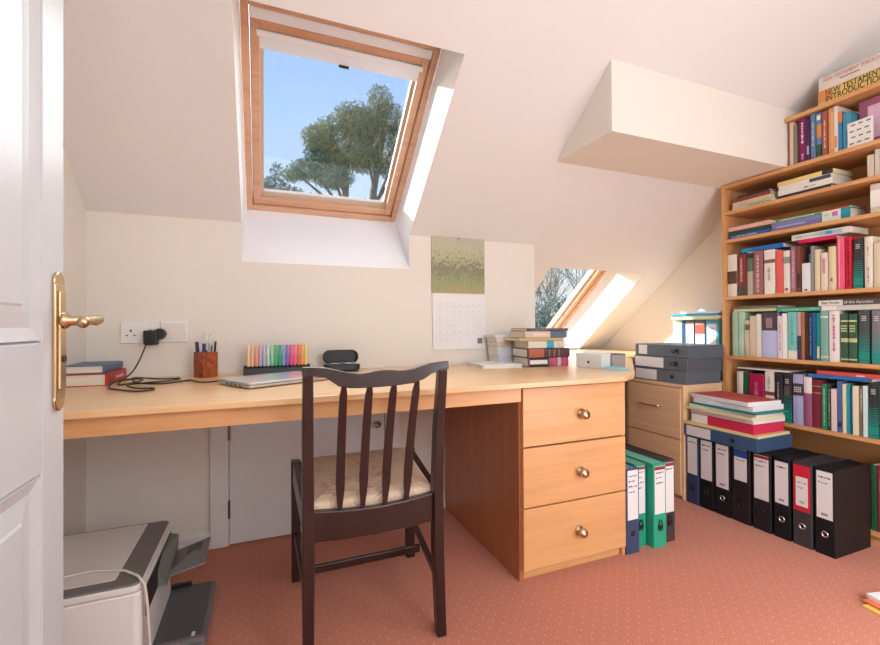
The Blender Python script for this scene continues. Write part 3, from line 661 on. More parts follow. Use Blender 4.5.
# ---------------------------------------------------------------- lever arch files
def scribble(x0, x1, z, hgt, seed):
    rr = random.Random(seed); pts = []; x = x0
    while x < x1:
        pts.append((x, z + rr.uniform(-hgt, hgt))); x += rr.uniform(.0015, .003)
    m_ = MB()
    for (a, b), (c_, d_) in zip(pts, pts[1:]):
        m_.box(a, c_+.0004, -.0009, -.0003, min(b, d_), max(b, d_)+.0008)
    return m_
def binder(label, w, col, loc, M, h=.346, d=.285, lab=(.42, .97), labcol=(232, 230, 232), band=None, ring=CHROME, hole=.24, lines=2, seed=1, group=None, tilt=None, ringr=.013, frame=None, wordcol=(60,60,90), pull=False, barcode=False, labx=(.10,.90), sheencol=None):
    rot = M if tilt is None else Matrix.Rotation(tilt, 3, 'Z') @ M
    b = thing('lever_arch_file', label, 'binder', loc, rot, group)
    t = .003; m = mat(col, .45, spec=.22, var=.06, scale=120)
    c_ = MB().prism([(0, d), (0, .002), (.002, 0), (w-.002, 0), (w, .002), (w, d), (w-t, d), (w-t, t+.001), (t, t+.001), (t, d)], 0, h)
    c_.build('cover', m, b)
    BX(t, w-t, t, d-.003, .003, h-.003).build('inner_case', mat(sheencol or tuple(int(v*.9) for v in col), .5, spec=.22), b)
    if lab:
        z0, z1 = h*lab[0], h*lab[1]; a0, a1 = w*labx[0], w*labx[1]
        if frame: BX(a0, a1, -.0006, .0005, z0, z1).build('label_frame', mat(frame, .5), b); a0 += w*.12; a1 -= w*.12; z1 -= h*.14; z0 += h*.06
        lb = BX(a0, a1, -.0009 if frame else -.0005, .0005, z0, z1).build('spine_label', mat(labcol, .6), b)
        if band: BX(a0, a1, -.0008, .0004, z1-h*band[1], z1-h*.005).build('label_header', mat(band[0], .5), lb)
        zz = z1 - h*(.07 if not band else band[1]+.035)
        for k in range(lines):
            scribble(a0+.1*(a1-a0), a1-(.12+.2*(k % 2))*(a1-a0), zz, .0035, seed*10+k).build('handwriting', mat(wordcol, .7), lb); zz -= h*.062
        if barcode:
            bcd = MB()
            for k in range(7): bcd.box(a0+(.3+.06*k)*(a1-a0), a0+(.3+.06*k+.03)*(a1-a0), -.0009, -.0002, z0+.012, z0+.022)
            bcd.build('barcode', INK, lb)
    zc = h*hole
    rg = MB().lathe([(ringr*.62, .0006), (ringr*.62, -.0016), (ringr*.8, -.0026), (ringr, -.0012), (ringr, .0006)], (w*.5, 0, zc), 'y', 22)
    o = rg.build('finger_ring', ring, b, smooth=True)
    MB().lathe([(0, .0004), (ringr*.62, .0003), (ringr*.62, -.0002), (0, -.0003)], (w*.5, 0, zc), 'y', 18).build('finger_hole', mat((14,14,16), .8), o)
    if pull:
        MB().tube([(w*.5-.004, -.003, zc+.03), (w*.5-.012, -.003, zc+.004), (w*.5-.008, -.003, zc-.012), (w*.5+.008, -.003, zc-.012), (w*.5+.012, -.003, zc+.004), (w*.5+.004, -.003, zc+.03)], .0022, 6, True).build('pull_loop', BLACK, b, smooth=True)
    return b
GB = 'lever arch files standing in front of the bookcase'
NV, BK = (58, 70, 108), (27, 29, 34)
row = [  # y left, y right, x front
 ('navy file with blank white label, leftmost of the floor row', 1.649, 1.581, 2.060, NV, dict(ring=BLACK, lines=1, seed=3, lab=(.44,.985))),
 ('black file with white label and loop pull, second in the floor row', 1.577, 1.503, 2.063, BK, dict(ring=BLACK, lines=2, seed=4, pull=True, lab=(.42,.985))),
 ('black file with red-headed white label and silver ring, third in floor row', 1.499, 1.421, 2.066, BK, dict(lines=2, seed=5, wordcol=(90,40,50), barcode=True, lab=(.38,.985))),
 ('black file with blue-headed short label, fourth in the floor row', 1.417, 1.333, 2.070, (44, 36, 40), dict(band=((40,80,160), .11), ring=BLACK, lines=1, seed=6, pull=True, lab=(.56,.985), labx=(.15,.85))),
 ('black file with dark-red-headed label and black ring, fifth in floor row', 1.324, 1.246, 2.074, (40, 36, 40), dict(band=((150,40,50), .045), ring=BLACK, lines=2, seed=7, lab=(.4,.975))),
 ('black file with white label and open silver ring, sixth in floor row', 1.238, 1.172, 2.078, BK, dict(ring=CHROME, lines=1, seed=8, barcode=True, lab=(.43,.955))),
 ('marbled grey file with red framed label, seventh in the floor row', 1.165, 1.095, 2.082, (66, 64, 66), dict(frame=(206,34,58), lines=2, seed=9, lab=(.42,.97), barcode=True, labx=(.06,.94))),
 ('wide black file with tall white label, rightmost of the floor row', 1.087, 1.018, 2.086, (27, 29, 33), dict(lines=2, seed=10, barcode=True, lab=(.42,.965)))]
for l, ya, yb, x, c_, kw_ in row: binder(l, ya-yb-.001, c_, (x, ya, 0), M_SHELF, d=.25, group=GB, **kw_)
# blue file lying across the row, with its pile
zb_ = .3475
binder('steel blue file lying flat across the tops of the floor row', .062, (66, 92, 126), (2.052, 1.29, zb_), M_FLATX, h=.366, d=.262, ring=BLACK, lines=0, hole=.30, lab=(.60,.96), ringr=.011)
def slab(name, label, cat, pts, z, th_, m, parts=None, bev=.0):
    o = MB().prism(pts, z, z+th_).build(name, m, None, bev); tag(o, label, cat); return o
def quad(x0, x1, y0, y1, a=0):
    cx, cy = (x0+x1)/2, (y0+y1)/2; ca, sa = math.cos(R(a)), math.sin(R(a))
    return [(cx+(x-cx)*ca-(y-cy)*sa, cy+(x-cx)*sa+(y-cy)*ca) for x, y in ((x0,y0),(x1,y0),(x1,y1),(x0,y1))]
zq = zb_ + .0625
for nm, lab_, cat_, q, th_, col in (
 ('folder', 'cream card folder lying directly on the steel blue file', 'folder', quad(2.05, 2.29, 1.29, 1.65, 2), .012, (226, 206, 150)),
 ('box_file', 'red box file with white label in the pile on the floor files', 'box file', None, .046, (206, 46, 82)),
 ('paper_bundle', 'bundle of white papers on the red box file', 'papers', quad(2.07, 2.29, 1.31, 1.63, -1), .019, (222, 224, 226)),
 ('folder', 'cream folder in the pile above the white paper bundle', 'folder', quad(2.05, 2.27, 1.30, 1.65, -2), .014, (228, 212, 168)),
 ('paper_bundle', 'pale papers below the teal folder in the pile', 'papers', quad(2.06, 2.26, 1.30, 1.63, 1), .014, (214, 222, 220)),
 ('folder', 'dark teal folder in the pile below the top papers', 'folder', quad(2.05, 2.28, 1.285, 1.62, -3), .008, (36, 120, 112)),
 ('paper_bundle', 'thick white bundle below the pink-covered report', 'papers', quad(2.065, 2.28, 1.31, 1.61, -1), .024, (226, 226, 230)),
 ('report', 'white report with dusty red cover topping the pile on the floor files', 'report', quad(2.06, 2.27, 1.315, 1.62, -5), .019, (224, 226, 232))):
    if nm == 'box_file':
        o = thing(nm, lab_, cat_, (2.066, 1.31, zq), M_FLATX)
        BX(0, th_, 0, .215, 0, .315).build('box', mat(col, .45), o, .002); BX(.002, th_-.002, -.0006, .0005, .225, .312).build('spine_label', PAPER, o)
    else:
        o = slab(nm, lab_, cat_, q, zq, th_, mat(col, .7), bev=.001)
        if nm == 'report':
            MB().prism([(x, y) for x, y in q], zq+th_, zq+th_+.0015).build('cover', mat((190, 78, 78), .6), o)
    zq += th_ + (.0018 if nm == 'report' else .0004)
# grey files lying on the filing cabinet
GS = 'grey files stacked on the filing cabinet'
binder('grey file with split white labels, bottom of the stack on the cabinet', .071, (108, 114, 122), (2.064, 1.652, .6063), M_FLATX, h=.355, d=.272, ring=BLACK, lines=0, lab=(.52,.94), hole=.24, group=GS, ringr=.011)
binder('grey file with long white label and loop pull, middle of the stack', .07, (100, 106, 114), (2.062, 1.642, .6783), M_FLATX, h=.35, d=.272, ring=BLACK, lines=0, lab=(.42,.985), pull=True, hole=.2, group=GS, ringr=.009)
binder('slate grey file with small square label, top of the stack', .066, (100, 112, 122), (2.060, 1.632, .7493), M_FLATX, h=.35, d=.272, ring=BLACK, lines=0, lab=(.76,.93), pull=True, hole=.2, group=GS, ringr=.009)
# files standing behind the stack
GF = 'files standing behind the grey stack'
for l, ya, yb, c_, kw_ in (
 ('white file with yellowed edge, leftmost behind the grey stack', 2.016, 1.953, (228, 228, 226), dict(lines=0, lab=(.1,.96), labcol=(226,222,236))),
 ('dark blue file with lined white label, behind the grey stack', 1.949, 1.872, (30, 84, 124), dict(lines=2, seed=21, band=((150,70,60), .04), labx=(.3,.98), lab=(.1,.97))),
 ('grey file with bright red label patch, behind the grey stack', 1.866, 1.801, (120, 116, 110), dict(lines=1, seed=22, band=((232,70,50), .17), lab=(.1,.93), labx=(.05,.95))),
 ('light blue file with white label, rightmost behind the grey stack', 1.795, 1.716, (104, 186, 214), dict(lines=3, seed=23, lab=(.1,.93), labx=(.12,.8)))):
    binder(l, ya-yb, c_, (2.41, ya, .6063), M_SHELF, d=.19, group=GF, ring=BLACK, hole=.05, ringr=.008, **kw_)
zq = .9527
for nm, l, cat_, q, th_, col in (('folder', 'green and cream folder lying on the files behind the grey stack', 'folder', quad(2.385, 2.58, 1.70, 2.01), .008, (160, 186, 128)),
  ('paper_bundle', 'cream paper bundle lying on the files behind the grey stack', 'papers', quad(2.40, 2.6, 1.70, 2.02), .018, (236, 222, 188)),
  ('folder', 'bright blue folder lying on the cream paper bundle', 'folder', quad(2.39, 2.58, 1.705, 2.02), .012, (50, 150, 200)),
  ('paper_bundle', 'white papers topping the bright blue folder', 'papers', quad(2.41, 2.58, 1.71, 1.96), .012, (232, 228, 222))):
    slab(nm, l, cat_, q, zq, th_, mat(col, .6), bev=.001); zq += th_ + .0003
# files by the pedestal, spines to the front
M_FRONT = cols((1,0,0),(0,1,0),(0,0,1))
GP = 'files standing against the drawer pedestal'  # pale case tints put the reflection on these file tops into colour
binder('navy file with handwritten label, against the drawer pedestal', .069, (64, 76, 112), (1.355, 1.357, 0), M_FRONT, h=.342, sheencol=(130,170,180), ring=BLACK, lines=4, seed=31, lab=(.40,.985), group=GP, ringr=.011)
binder('green file set back between navy and second green file', .063, (44, 156, 126), (1.428, 1.385, 0), M_FRONT, h=.346, sheencol=(120,190,176), ring=BLACK, lines=4, seed=32, band=((150,40,52), .04), lab=(.40,.97), pull=True, group=GP, ringr=.009)
binder('green file jutting forward beside the dark brown file', .071, (48, 166, 132), (1.497, 1.352, 0), M_FRONT, h=.348, sheencol=(120,196,180), ring=BLACK, lines=3, seed=33, band=((150,40,52), .045), lab=(.40,.97), pull=True, group=GP, ringr=.009)
binder('dark brown file, rightmost beside the drawer pedestal', .064, (74, 62, 64), (1.578, 1.372, 0), M_FRONT, h=.348, ring=BLACK, lines=1, seed=34, band=((150,40,52), .045), lab=(.36,.97), pull=True, group=GP, ringr=.009)

# ---------------------------------------------------------------- on the desk
b1 = book('thick red hardback lying under the blue book, left of desk', .042, .22, .15, (184, 44, 44), [('t', .2, .6, (230,190,180))], (-.495, 2.05, ZD), cols((0,0,1),(-1,0,0),(0,-1,0)))
b2 = book('blue grey hardback lying on the thick red hardback', .028, .205, .14, (88, 108, 138), [], (-.505, 2.045, ZD+.0425), cols((0,0,1),(-1,0,0),(0,-1,0)))
# sockets
s1 = thing('power_socket', 'white double power socket on the knee wall', 'socket', (-.518, YW, .864))
BX(0, .133, -.009, 0, 0, .086).build('faceplate', mat((236,234,232), .35), s1, .002)
for x in (.034, .1):
    p = MB(); p.box(x-.003, x+.003, -.0095, -.008, .045, .054); p.box(x-.016, x-.009, -.0095, -.008, .029, .033); p.box(x+.009, x+.016, -.0095, -.008, .029, .033); p.build('pin_holes', BLACK, s1)
    BX(x-.005+(.024 if x < .05 else -.024), x+.007+(.024 if x < .05 else -.024), -.0115, -.009, .053, .072).build('rocker_switch', mat((236,234,232), .3), s1, .001)
s2 = thing('blank_wall_plate', 'white blank wall plate right of the power socket', 'wall plate', (-.384, YW, .866))
BX(0, .098, -.008, 0, 0, .086).build('faceplate', mat((236,232,228), .35), s2, .002); BX(.008, .09, -.0095, -.008, .01, .076).build('raised_panel', mat((226,218,212), .35), s2, .001)
for x in (.013, .085): MB().lathe([(0,-.0093),(.002,-.0093),(.002,-.0105),(0,-.0105)], (x, 0, .03), 'y', 8).build('screw', mat((150,145,140), .3, 1.0), s2)
# charger cable
cb = thing('laptop_charger_cable', 'black plug and cable running from the socket to the laptop', 'cable', (-.41, 2.02, .86))
o = MB(); q = lambda x, y, z: (x+.41, y-2.02, z-.86)
MB().box(-.024, .024, -.005, .039, -.003, .055).build('plug', BLACK, cb, .006)
MB().lathe([(0,.0),(.022,.0),(.022,.035),(0,.035)], (.028, 0.002, .04), 'y', 20).build('plug_cap', BLACK, cb, .002)
zc = ZD + .004
pts = [(-.412,2.012,.885),(-.418,1.99,.86),(-.432,1.97,.81),(-.45,1.95,.765),(-.47,1.92,.74),(-.475,1.87,zc),(-.455,1.80,zc),(-.42,1.80,zc+.004),(-.40,1.86,zc+.008),(-.43,1.90,zc+.008),(-.475,1.85,zc+.008),(-.47,1.74,zc),(-.42,1.66,zc),(-.36,1.60,zc),(-.325,1.62,zc),(-.33,1.66,zc),(-.38,1.68,zc),(-.42,1.74,zc+.006),(-.38,1.80,zc+.003),(-.33,1.85,zc),(-.30,1.90,zc),(-.30,1.94,zc),(-.36,1.94,zc),(-.42,1.93,zc+.008),(-.44,1.88,zc+.012),(-.40,1.80,zc+.004),(-.33,1.78,zc),(-.28,1.82,zc),(-.25,1.85,zc),(-.225,1.80,zc),(-.20,1.765,zc),(-.17,1.765,zc),(-.15,1.74,zc+.004),(-.135,1.722,zc+.005)]
cu = []
for i in range(len(pts)-1):
    p0, p1, p2, p3 = [Vector(pts[max(0, min(len(pts)-1, i+k))]) for k in (-1, 0, 1, 2)]
    for k in range(5):
        t = k/5; cu.append(.5*((2*p1)+(p2-p0)*t+(2*p0-5*p1+4*p2-p3)*t*t+(3*p1-p0-3*p2+p3)*t**3))
cu.append(Vector(pts[-1]))
MB().tube([q(*p) for p in cu], .0028, 7).build('cord', BLACK, cb, smooth=True)
# pen pot
PX, PY, PA = -.213, 1.985, R(40)
pt = thing('pen_pot', 'square burr wood pen pot beside the wall plate', 'pen pot', (PX, PY, ZD), (0, 0, PA))
h_ = .1; s_ = .031
m_ = MB(); m_.box(-s_, s_, -s_, s_, 0, .006)
m_.box(-s_, -s_+.005, -s_, s_, .006, h_); m_.box(s_-.005, s_, -s_, s_, .006, h_); m_.box(-s_+.005, s_-.005, -s_, -s_+.005, .006, h_); m_.box(-s_+.005, s_-.005, s_-.005, s_, .006, h_)
m_.build('pot', BURL, pt, .0008)
def pen(label, x, y, z0, L, r, col, lean=(0, 0), group=None, tip=None, name='pen'):
    p = thing(name, label, 'pen', (x, y, z0), (lean[0], lean[1], 0), group)
    MB().lathe([(0,0),(.0015,.001),(r*.8,.012),(r,.02),(r,L*.72),(r*.9,L*.72)], n=10).build('barrel', mat(col, .35), p, smooth=False)
    MB().lathe([(r*1.06,L*.72),(r*1.08,L*.73),(r*1.05,L-.003),(r*.6,L),(0,L)], n=10).build('cap', mat(tip or col, .35), p)
    return p
GPn = 'pens in the burr wood pot'
pen('thick navy pen leaning at the left of the burr wood pot', PX-.022, PY-.002, ZD+.007, .135, .0065, (36,44,96), (R(2), R(-4)), GPn)
pen('thick navy pen with pale cap end, second in the burr wood pot', PX-.008, PY-.012, ZD+.007, .128, .0065, (44,56,120), (R(3), R(2)), GPn)
pen('slim silver pen in the middle of the burr wood pot', PX+.006, PY-.018, ZD+.007, .132, .004, (170,172,178), (R(2), R(4)), GPn)
pen('slim black pen at the right of the burr wood pot', PX+.024, PY+.0, ZD+.007, .136, .004, (36,36,40), (R(1), R(5)), GPn)
pen('slim grey pen behind the black pen in the pot', PX+.014, PY+.012, ZD+.007, .122, .004, (110,112,118), (R(-2), R(3)), GPn)
sc_ = thing('scissors', 'silver scissors with wire loops standing in the burr wood pot', 'scissors', (PX-.002, PY+.006, ZD+.007), (0, R(3), 0))
MB().prism([(-.003,0),(.001,0),(.006,.1),(-.001,.1)], -.001, .001, 'y').build('blade', CHROME, sc_); MB().prism([(-.001,0),(.003,0),(.001,.1),(-.006,.1)], .0012, .003, 'y').build('blade', CHROME, sc_)
for sx in (-1, 1):
    MB().tube([(sx*.012+.009*math.cos(R(a)), .001, .14+.026*math.sin(R(a))) for a in range(0, 360, 24)], .002, 7, True).build('handle_loop', CHROME, sc_, smooth=True)
    MB().tube([(sx*.004, .001, .095), (sx*.008, .001, .116)], .002, 7).build('shank', CHROME, sc_)
# laptop
lp = thing('laptop', 'closed silver laptop angled on the desk', 'laptop', (.044, 1.70, ZD), (0, 0, R(29)))
SILV = mat((196, 198, 204), .3, .75)
MB().prism(rrect(-.16, .16, -.112, .112, .012), .003, .0125).build('base', SILV, lp, .0015); MB().prism(rrect(-.16, .16, -.112, .112, .012), .0135, .0195).build('lid', mat((206, 208, 213), .28, .75), lp, .0015)
ft = MB()
for x in (-.13, .13):
    for y in (-.09, .09): ft.lathe([(0,0),(.007,0),(.007,.0035),(0,.0035)], (x, y, 0), n=10)
ft.build('rubber_feet', BLACK, lp)
pp = MB()
for k in range(4): pp.box(-.1606, -.159, -.06+.03*k, -.045+.03*k, .006, .0105)
pp.build('ports', BLACK, lp)
# highlighters in their stand
HX0, HP = -.055, .01645
hs = thing('highlighter_stand', 'low black stand holding the row of highlighters', 'pen stand', (.058, 1.985, ZD))
MB().prism([(-.025,0),(.025,0),(.025,.034),(.012,.038),(.012,.016),(-.008,.016),(-.008,.03),(-.018,.028)], -.133, .133, 'x').build('stand', BLACK, hs, .002)
HC = [('peach',(246,206,160)),('soft orange',(248,186,140)),('salmon pink',(240,160,140)),('lilac',(196,172,206)),('pale grey blue',(186,194,206)),('pale aqua',(186,222,220)),('mint',(150,220,180)),('green',(70,190,110)),('teal',(20,160,140)),('sky blue',(110,170,220)),('purple',(140,100,190)),('magenta pink',(236,70,140)),('pink',(246,100,140)),('red orange',(244,100,80)),('orange',(248,160,50)),('yellow',(246,214,80))]
for i, (nm, cc) in enumerate(HC):
    hp = thing('highlighter', f'{nm} highlighter standing in the black stand', 'highlighter', (HX0+.0152*i, 1.987, ZD+.0165), (0, 0, 0), 'highlighters in the black stand')
    MB().prism(rrect(-.0062, .0062, -.0075, .0075, .004, 3), 0, .062).build('barrel', mat(cc, .35), hp, .001); MB().prism(rrect(-.0068, .0068, -.0082, .0082, .0045, 3), .0, .018).build('cap', BLACK, hp)
    MB().prism(rrect(-.0055, .0055, -.0068, .0068, .0035, 3), .062, .106).build('body_end', mat(tuple(min(255, int(v*.9+26)) for v in cc), .35), hp, .002)
for k, (nm, cc, x, y, a) in enumerate((('pink',(226,60,120),.03,1.905,82),('blue',(50,80,170),.06,1.912,98),('teal',(20,150,160),.09,1.918,85),('white',(226,228,232),.105,1.90,75))):
    p = thing('pen', f'{nm} gel pen lying before the highlighter stand', 'pen', (x-.05, y, ZD+.0055), (0, R(90), R(a-90)), 'gel pens before the highlighter stand')
    MB().lathe([(0,0),(.002,.002),(.005,.014),(.005,.09)], n=10).build('barrel', mat(cc, .3), p); MB().lathe([(.0052,.09),(.0052,.118),(.003,.122),(0,.122)], n=10).build('cap', mat(tuple(int(v*.7) for v in cc), .3), p)
# spectacle case
gc = thing('spectacle_case', 'open black spectacle case at the back of the desk', 'spectacle case', (.325, 1.965, ZD))
def pill(w_, d_, r_): return rrect(-w_/2, w_/2, -d_/2, d_/2, r_, 6)
cs = MB(); secs = []
for k, (s__, zz) in enumerate(((.9,0),(1,.008),(1,.03),(.93,.03),(.9,.008))): secs.append([(x*s__, y*s__, zz) for x, y in pill(.158, .066, .03)])
cs.loft(secs); cs.build('case_base', BLACK, gc, smooth=False)
ld = MB(); secs = []
for s__, yy in ((.88,.052),(1,.045),(1,.028),(.93,.028),(.88,.042)): secs.append([(x*s__, yy, .062+y*s__) for x, y in pill(.158, .062, .03)])
ld.loft(secs); ld.build('case_lid', BLACK, gc)
MB().prism(pill(.13, .045, .02), .02, .03).build('lining_cloth', mat((96, 116, 140), .9), gc)
gl_ = thing('spectacles', 'spectacles with pale rims folded inside the black case', 'glasses', (.325, 1.962, ZD+.034))
for sx in (-1, 1):
    MB().tube([(sx*.03+.024*math.cos(R(a)), .016*math.sin(R(a)), .002) for a in range(0, 360, 20)], .0014, 6, True).build('rim', CHROME, gl_, smooth=True)
    MB().prism([(sx*.03+.0235*math.cos(R(a)), .0155*math.sin(R(a))) for a in range(0, 360, 20)], .0015, .0025).build('lens', mat((196,210,220), .1), gl_)
    MB().tube([(sx*.055, 0, .003), (sx*.05, .018, .004), (-sx*.03, .02, .004)], .0013, 6).build('temple_arm', CHROME, gl_, smooth=True)
MB().tube([(-.007, .004, .002), (0, .006, .003), (.007, .004, .002)], .0014, 6).build('bridge', CHROME, gl_, smooth=True)
# paper things
slab('note_slips', 'small white note slips lying behind the chair back', 'papers', quad(.71, .80, 1.97, 2.03, 4), ZD, .012, PAPER)
pd = thing('paper_pad', 'stack of loose white papers left of the book stack', 'papers', (1.052, 1.90, ZD), (0, 0, R(-4)))
for k, (a, z0, z1) in enumerate(((0,0,.007),(2,.0075,.012),(-3,.0125,.016))):
    MB().prism(quad(-.1, .1, -.105, .105, a), z0, z1).build('sheet', PAPER, pd)
# tall stack of books by the wall corner
zk = ZD; GK = 'books stacked by the wall corner'
def stk(label, x0, x1, y, th_, d, col, dec=(), soft=False, tilt=R(-4)):
    global zk
    o = book(label, th_, x1-x0, d, col, dec, (x1, y, zk+.0002), M_FLATY, GK, soft, tilt); zk += th_ + .0004
stk('multicoloured pink paperback with white label, lowest of the stack', 1.168, 1.388, 1.752, .044, .16, (150, 84, 122), [('b', .5, .98, (40,40,42), .12, .88), ('b', .54, .97, (232,230,224), .3, .75), ('b', .04, .14, (206,60,110), .1, .9), ('b', .2, .28, (196,180,186), .1, .9), ('b', .32, .4, (206,70,110), .1, .9)])
stk('thick brown and maroon hardback, second in the stack', 1.162, 1.392, 1.748, .043, .165, (78, 40, 46), [('b', .62, .97, (168,92,66), .06, .94), ('t2', .2, .55, (170,130,120))])
stk('cream book with teal block on the spine, third in the stack', 1.172, 1.372, 1.76, .037, .155, (218, 208, 194), [('b', .3, .5, (50,160,180), .05, .95), ('t2', .05, .25, (180,170,160))])
stk('thin tan book poking out to the left of the stack', 1.12, 1.36, 1.755, .013, .16, (190, 160, 110), [], True)
stk('pale pink book with slate blue end, near the stack top', 1.15, 1.378, 1.752, .033, .16, (214, 184, 168), [('b', .0, .4, (84,100,124), .04, .96), ('t', .45, .8, (236,224,214))])
stk('thin black book topping the stack', 1.16, 1.385, 1.752, .012, .165, (52, 54, 58), [('t', .1, .9, (180,180,180))], True)
zk = ZD; GK = 'white-edged books behind the stack by the corner'
for l, x0, x1, th_, c_ in (('white-edged slate book, lowest of the rear stack', 1.105, 1.31, .046, (196,200,210)), ('white-edged grey book, second in the rear stack', 1.10, 1.305, .046, (206,210,218)), ('beige notebook on the rear stack', 1.095, 1.30, .024, (206,186,170)), ('pale pink notebook on the rear stack', 1.09, 1.295, .02, (226,204,194)), ('white pad topping the rear stack', 1.08, 1.29, .014, (214,216,224))):
    stk(l, x0, x1, 1.938, th_, .105, c_, [], True, 0)
# boxes in the alcove corner
wbx = thing('card_box', 'white card box with finger hole beside the book stack', 'box', (1.39, 1.70, ZD), (0, 0, R(-70)))
BX(0, .13, 0, .085, 0, .062).build('box', mat((222, 224, 222), .5), wbx, .002)
BX(-.001, .131, -.001, .086, .054, .066).build('lid', mat((228, 228, 224), .5), wbx, .001)
MB().lathe([(0,-.0003),(.006,-.0004),(.006,-.0016),(0,-.0016)], (.065, 0, .026), 'y', 14).build('finger_hole', mat((40,40,40), .8), wbx)
MB().add([(.01,.01,.066),(.125,.005,.066),(.12,.075,.0725),(.012,.08,.076)], [(0,1,2,3)]).build('loose_sheet', PAPER, wbx)
gbx = thing('card_box', 'grey card box with dark lid edge behind the blue folder', 'box', (1.525, 1.61, ZD), (0, 0, R(-2)))
BX(0, .082, 0, .085, 0, .058).build('box', mat((150, 146, 144), .6), gbx, .002); BX(-.001, .083, -.001, .086, .0585, .0625).build('lid', mat((70, 72, 76), .5), gbx, .001)
slab('folder', 'light blue folder lying in front of the card boxes', 'folder', [(1.425,1.563),(1.475,1.456),(1.507,1.492),(1.53,1.59),(1.49,1.605)], ZD+.0002, .008, mat((150, 216, 232), .5))
# calendar
cl = thing('wall_calendar', 'wall calendar with meadow picture and white date page', 'calendar', (.792, YW-.002, .804))
def meadow():
    m = bpy.data.materials.new('meadow_picture'); nt, b = nodes(m)
    tc = nt.nodes.new('ShaderNodeTexCoord'); sp = nt.nodes.new('ShaderNodeSeparateXYZ'); nt.links.new(tc.outputs['Generated'], sp.inputs[0])
    n = nt.nodes.new('ShaderNodeTexNoise'); n.inputs['Scale'].default_value = 75; n.inputs['Detail'].default_value = 6; n.inputs['Roughness'].default_value = .75; nt.links.new(tc.outputs['Object'], n.inputs['Vector'])
    ma = nt.nodes.new('ShaderNodeMath'); ma.operation = 'MULTIPLY_ADD'; ma.inputs[1].default_value = 1.5; ma.inputs[2].default_value = -.75; nt.links.new(n.outputs['Fac'], ma.inputs[0])
    ad = nt.nodes.new('ShaderNodeMath'); nt.links.new(sp.outputs[2], ad.inputs[0]); nt.links.new(ma.outputs[0], ad.inputs[1])
    r = ramp(nt, [(0, (172, 158, 104)), (.12, (156, 154, 110)), (.28, (134, 150, 106)), (.38, (140, 134, 108)), (.44, (108, 100, 84)), (.5, (140, 132, 110)), (.58, (160, 164, 124)), (.72, (178, 176, 146)), (.85, (186, 182, 158)), (1, (176, 172, 150))])
    nt.links.new(ad.outputs[0], r.inputs['Fac']); nt.links.new(r.outputs['Color'], b.inputs['Base Color']); b.inputs['Roughness'].default_value = .5; return m
BX(0, .30, -.004, 0, .29, .58).build('picture_page', meadow(), cl)
MB().add([(.006,-.005,0),(.304,-.008,.0),(.302,-.004,.288),(.002,-.004,.288),(.006,-.001,0),(.304,-.002,.0),(.302,-.001,.288),(.002,-.001,.288)], [(0,1,2,3),(7,6,5,4),(0,4,5,1),(1,5,6,2),(2,6,7,3),(3,7,4,0)]).build('date_page', mat((232, 230, 232), .7), cl)
g = MB()
for r_ in range(6):
    for c_ in range(7):
        x, z_ = .025+.038*c_, .235-.036*r_
        if (r_, c_) in ((5, 4), (5, 5), (5, 6), (4, 6)): continue
        g.box(x+.012, x+.024, -.0078, -.0055, z_-.0015, z_+.0015)
    g.box(.02, .285, -.0078, -.0055, .222-.036*r_, .2226-.036*r_)
g.build('date_grid', mat((206, 206, 208), .7), cl)
BX(.255, .282, -.0085, -.0058, .028, .056).build('small_picture', mat((126, 128, 118), .6, var=.3, scale=120), cl)
MB().lathe([(0,-.004),(.004,-.004),(.004,-.006),(0,-.0065)], (.15, 0, .572), 'y', 10).build('hanging_pin', mat((110,100,96), .4, 1.0), cl)
# post on the carpet
for nm, l, cat_, q, z_, th_, col in (('envelope', 'yellow envelope lowest of the post on the carpet', 'envelope', quad(1.80, 2.02, .645, .795, -12), 0.0002, .006, (240, 200, 96)),
  ('letter', 'white letter on the yellow envelope on the carpet', 'letter', quad(1.83, 2.03, .65, .785, -20), .0066, .003, (226, 222, 226)),
  ('envelope', 'orange red envelope amid the post on the carpet', 'envelope', quad(1.83, 2.04, .69, .81, -8), .0100, .004, (232, 120, 80)),
  ('letter', 'white sheet topping the post on the carpet', 'letter', quad(1.85, 2.055, .69, .805, -14), .0144, .012, (234, 232, 230))):
    slab(nm, l, cat_, q, z_, th_, mat(col, .7))

# ---------------------------------------------------------------- outside
def leafmat(c1, c2):
    m = bpy.data.materials.new('leaves'); nt, b = nodes(m)
    tc = nt.nodes.new('ShaderNodeTexCoord'); n = nt.nodes.new('ShaderNodeTexNoise'); n.inputs['Scale'].default_value = 1.6; n.inputs['Detail'].default_value = 3
    r = ramp(nt, [(.3, c1), (.7, c2)]); nt.links.new(tc.outputs['Object'], n.inputs['Vector']); nt.links.new(n.outputs['Fac'], r.inputs['Fac']); nt.links.new(r.outputs['Color'], b.inputs['Base Color'])
    b.inputs['Roughness'].default_value = .8; return m
BARK = mat((110, 98, 90), .9, var=.2, scale=6)
def foliage(blobs, n, size, seed):
    rr = random.Random(seed); m = MB()
    tot = sum(b[3]**2 for b in blobs)
    for (x, y, z, r, fz) in blobs:
        for k in range(int(n*r*r/tot)):
            d = Vector((rr.gauss(0,1), rr.gauss(0,1), rr.gauss(0,1))).normalized() * r * rr.uniform(.25, 1)**.6
            p = Vector((x+d.x, y+d.y, z+d.z*fz))
            u = Vector((rr.gauss(0,1), rr.gauss(0,1), rr.gauss(0,1)+.6)).normalized(); w = u.orthogonal().normalized()
            w = (Matrix.Rotation(rr.uniform(0, 6.28), 3, u) @ w); s_ = size*rr.uniform(.6, 1.4)
            m.v += [tuple(p-u*s_-w*s_*.28), tuple(p-u*s_+w*s_*.28), tuple(p+u*s_+w*s_*.1), tuple(p+u*s_-w*s_*.1)]
            o = len(m.v); m.f.append((o-4, o-3, o-2, o-1))
    return m
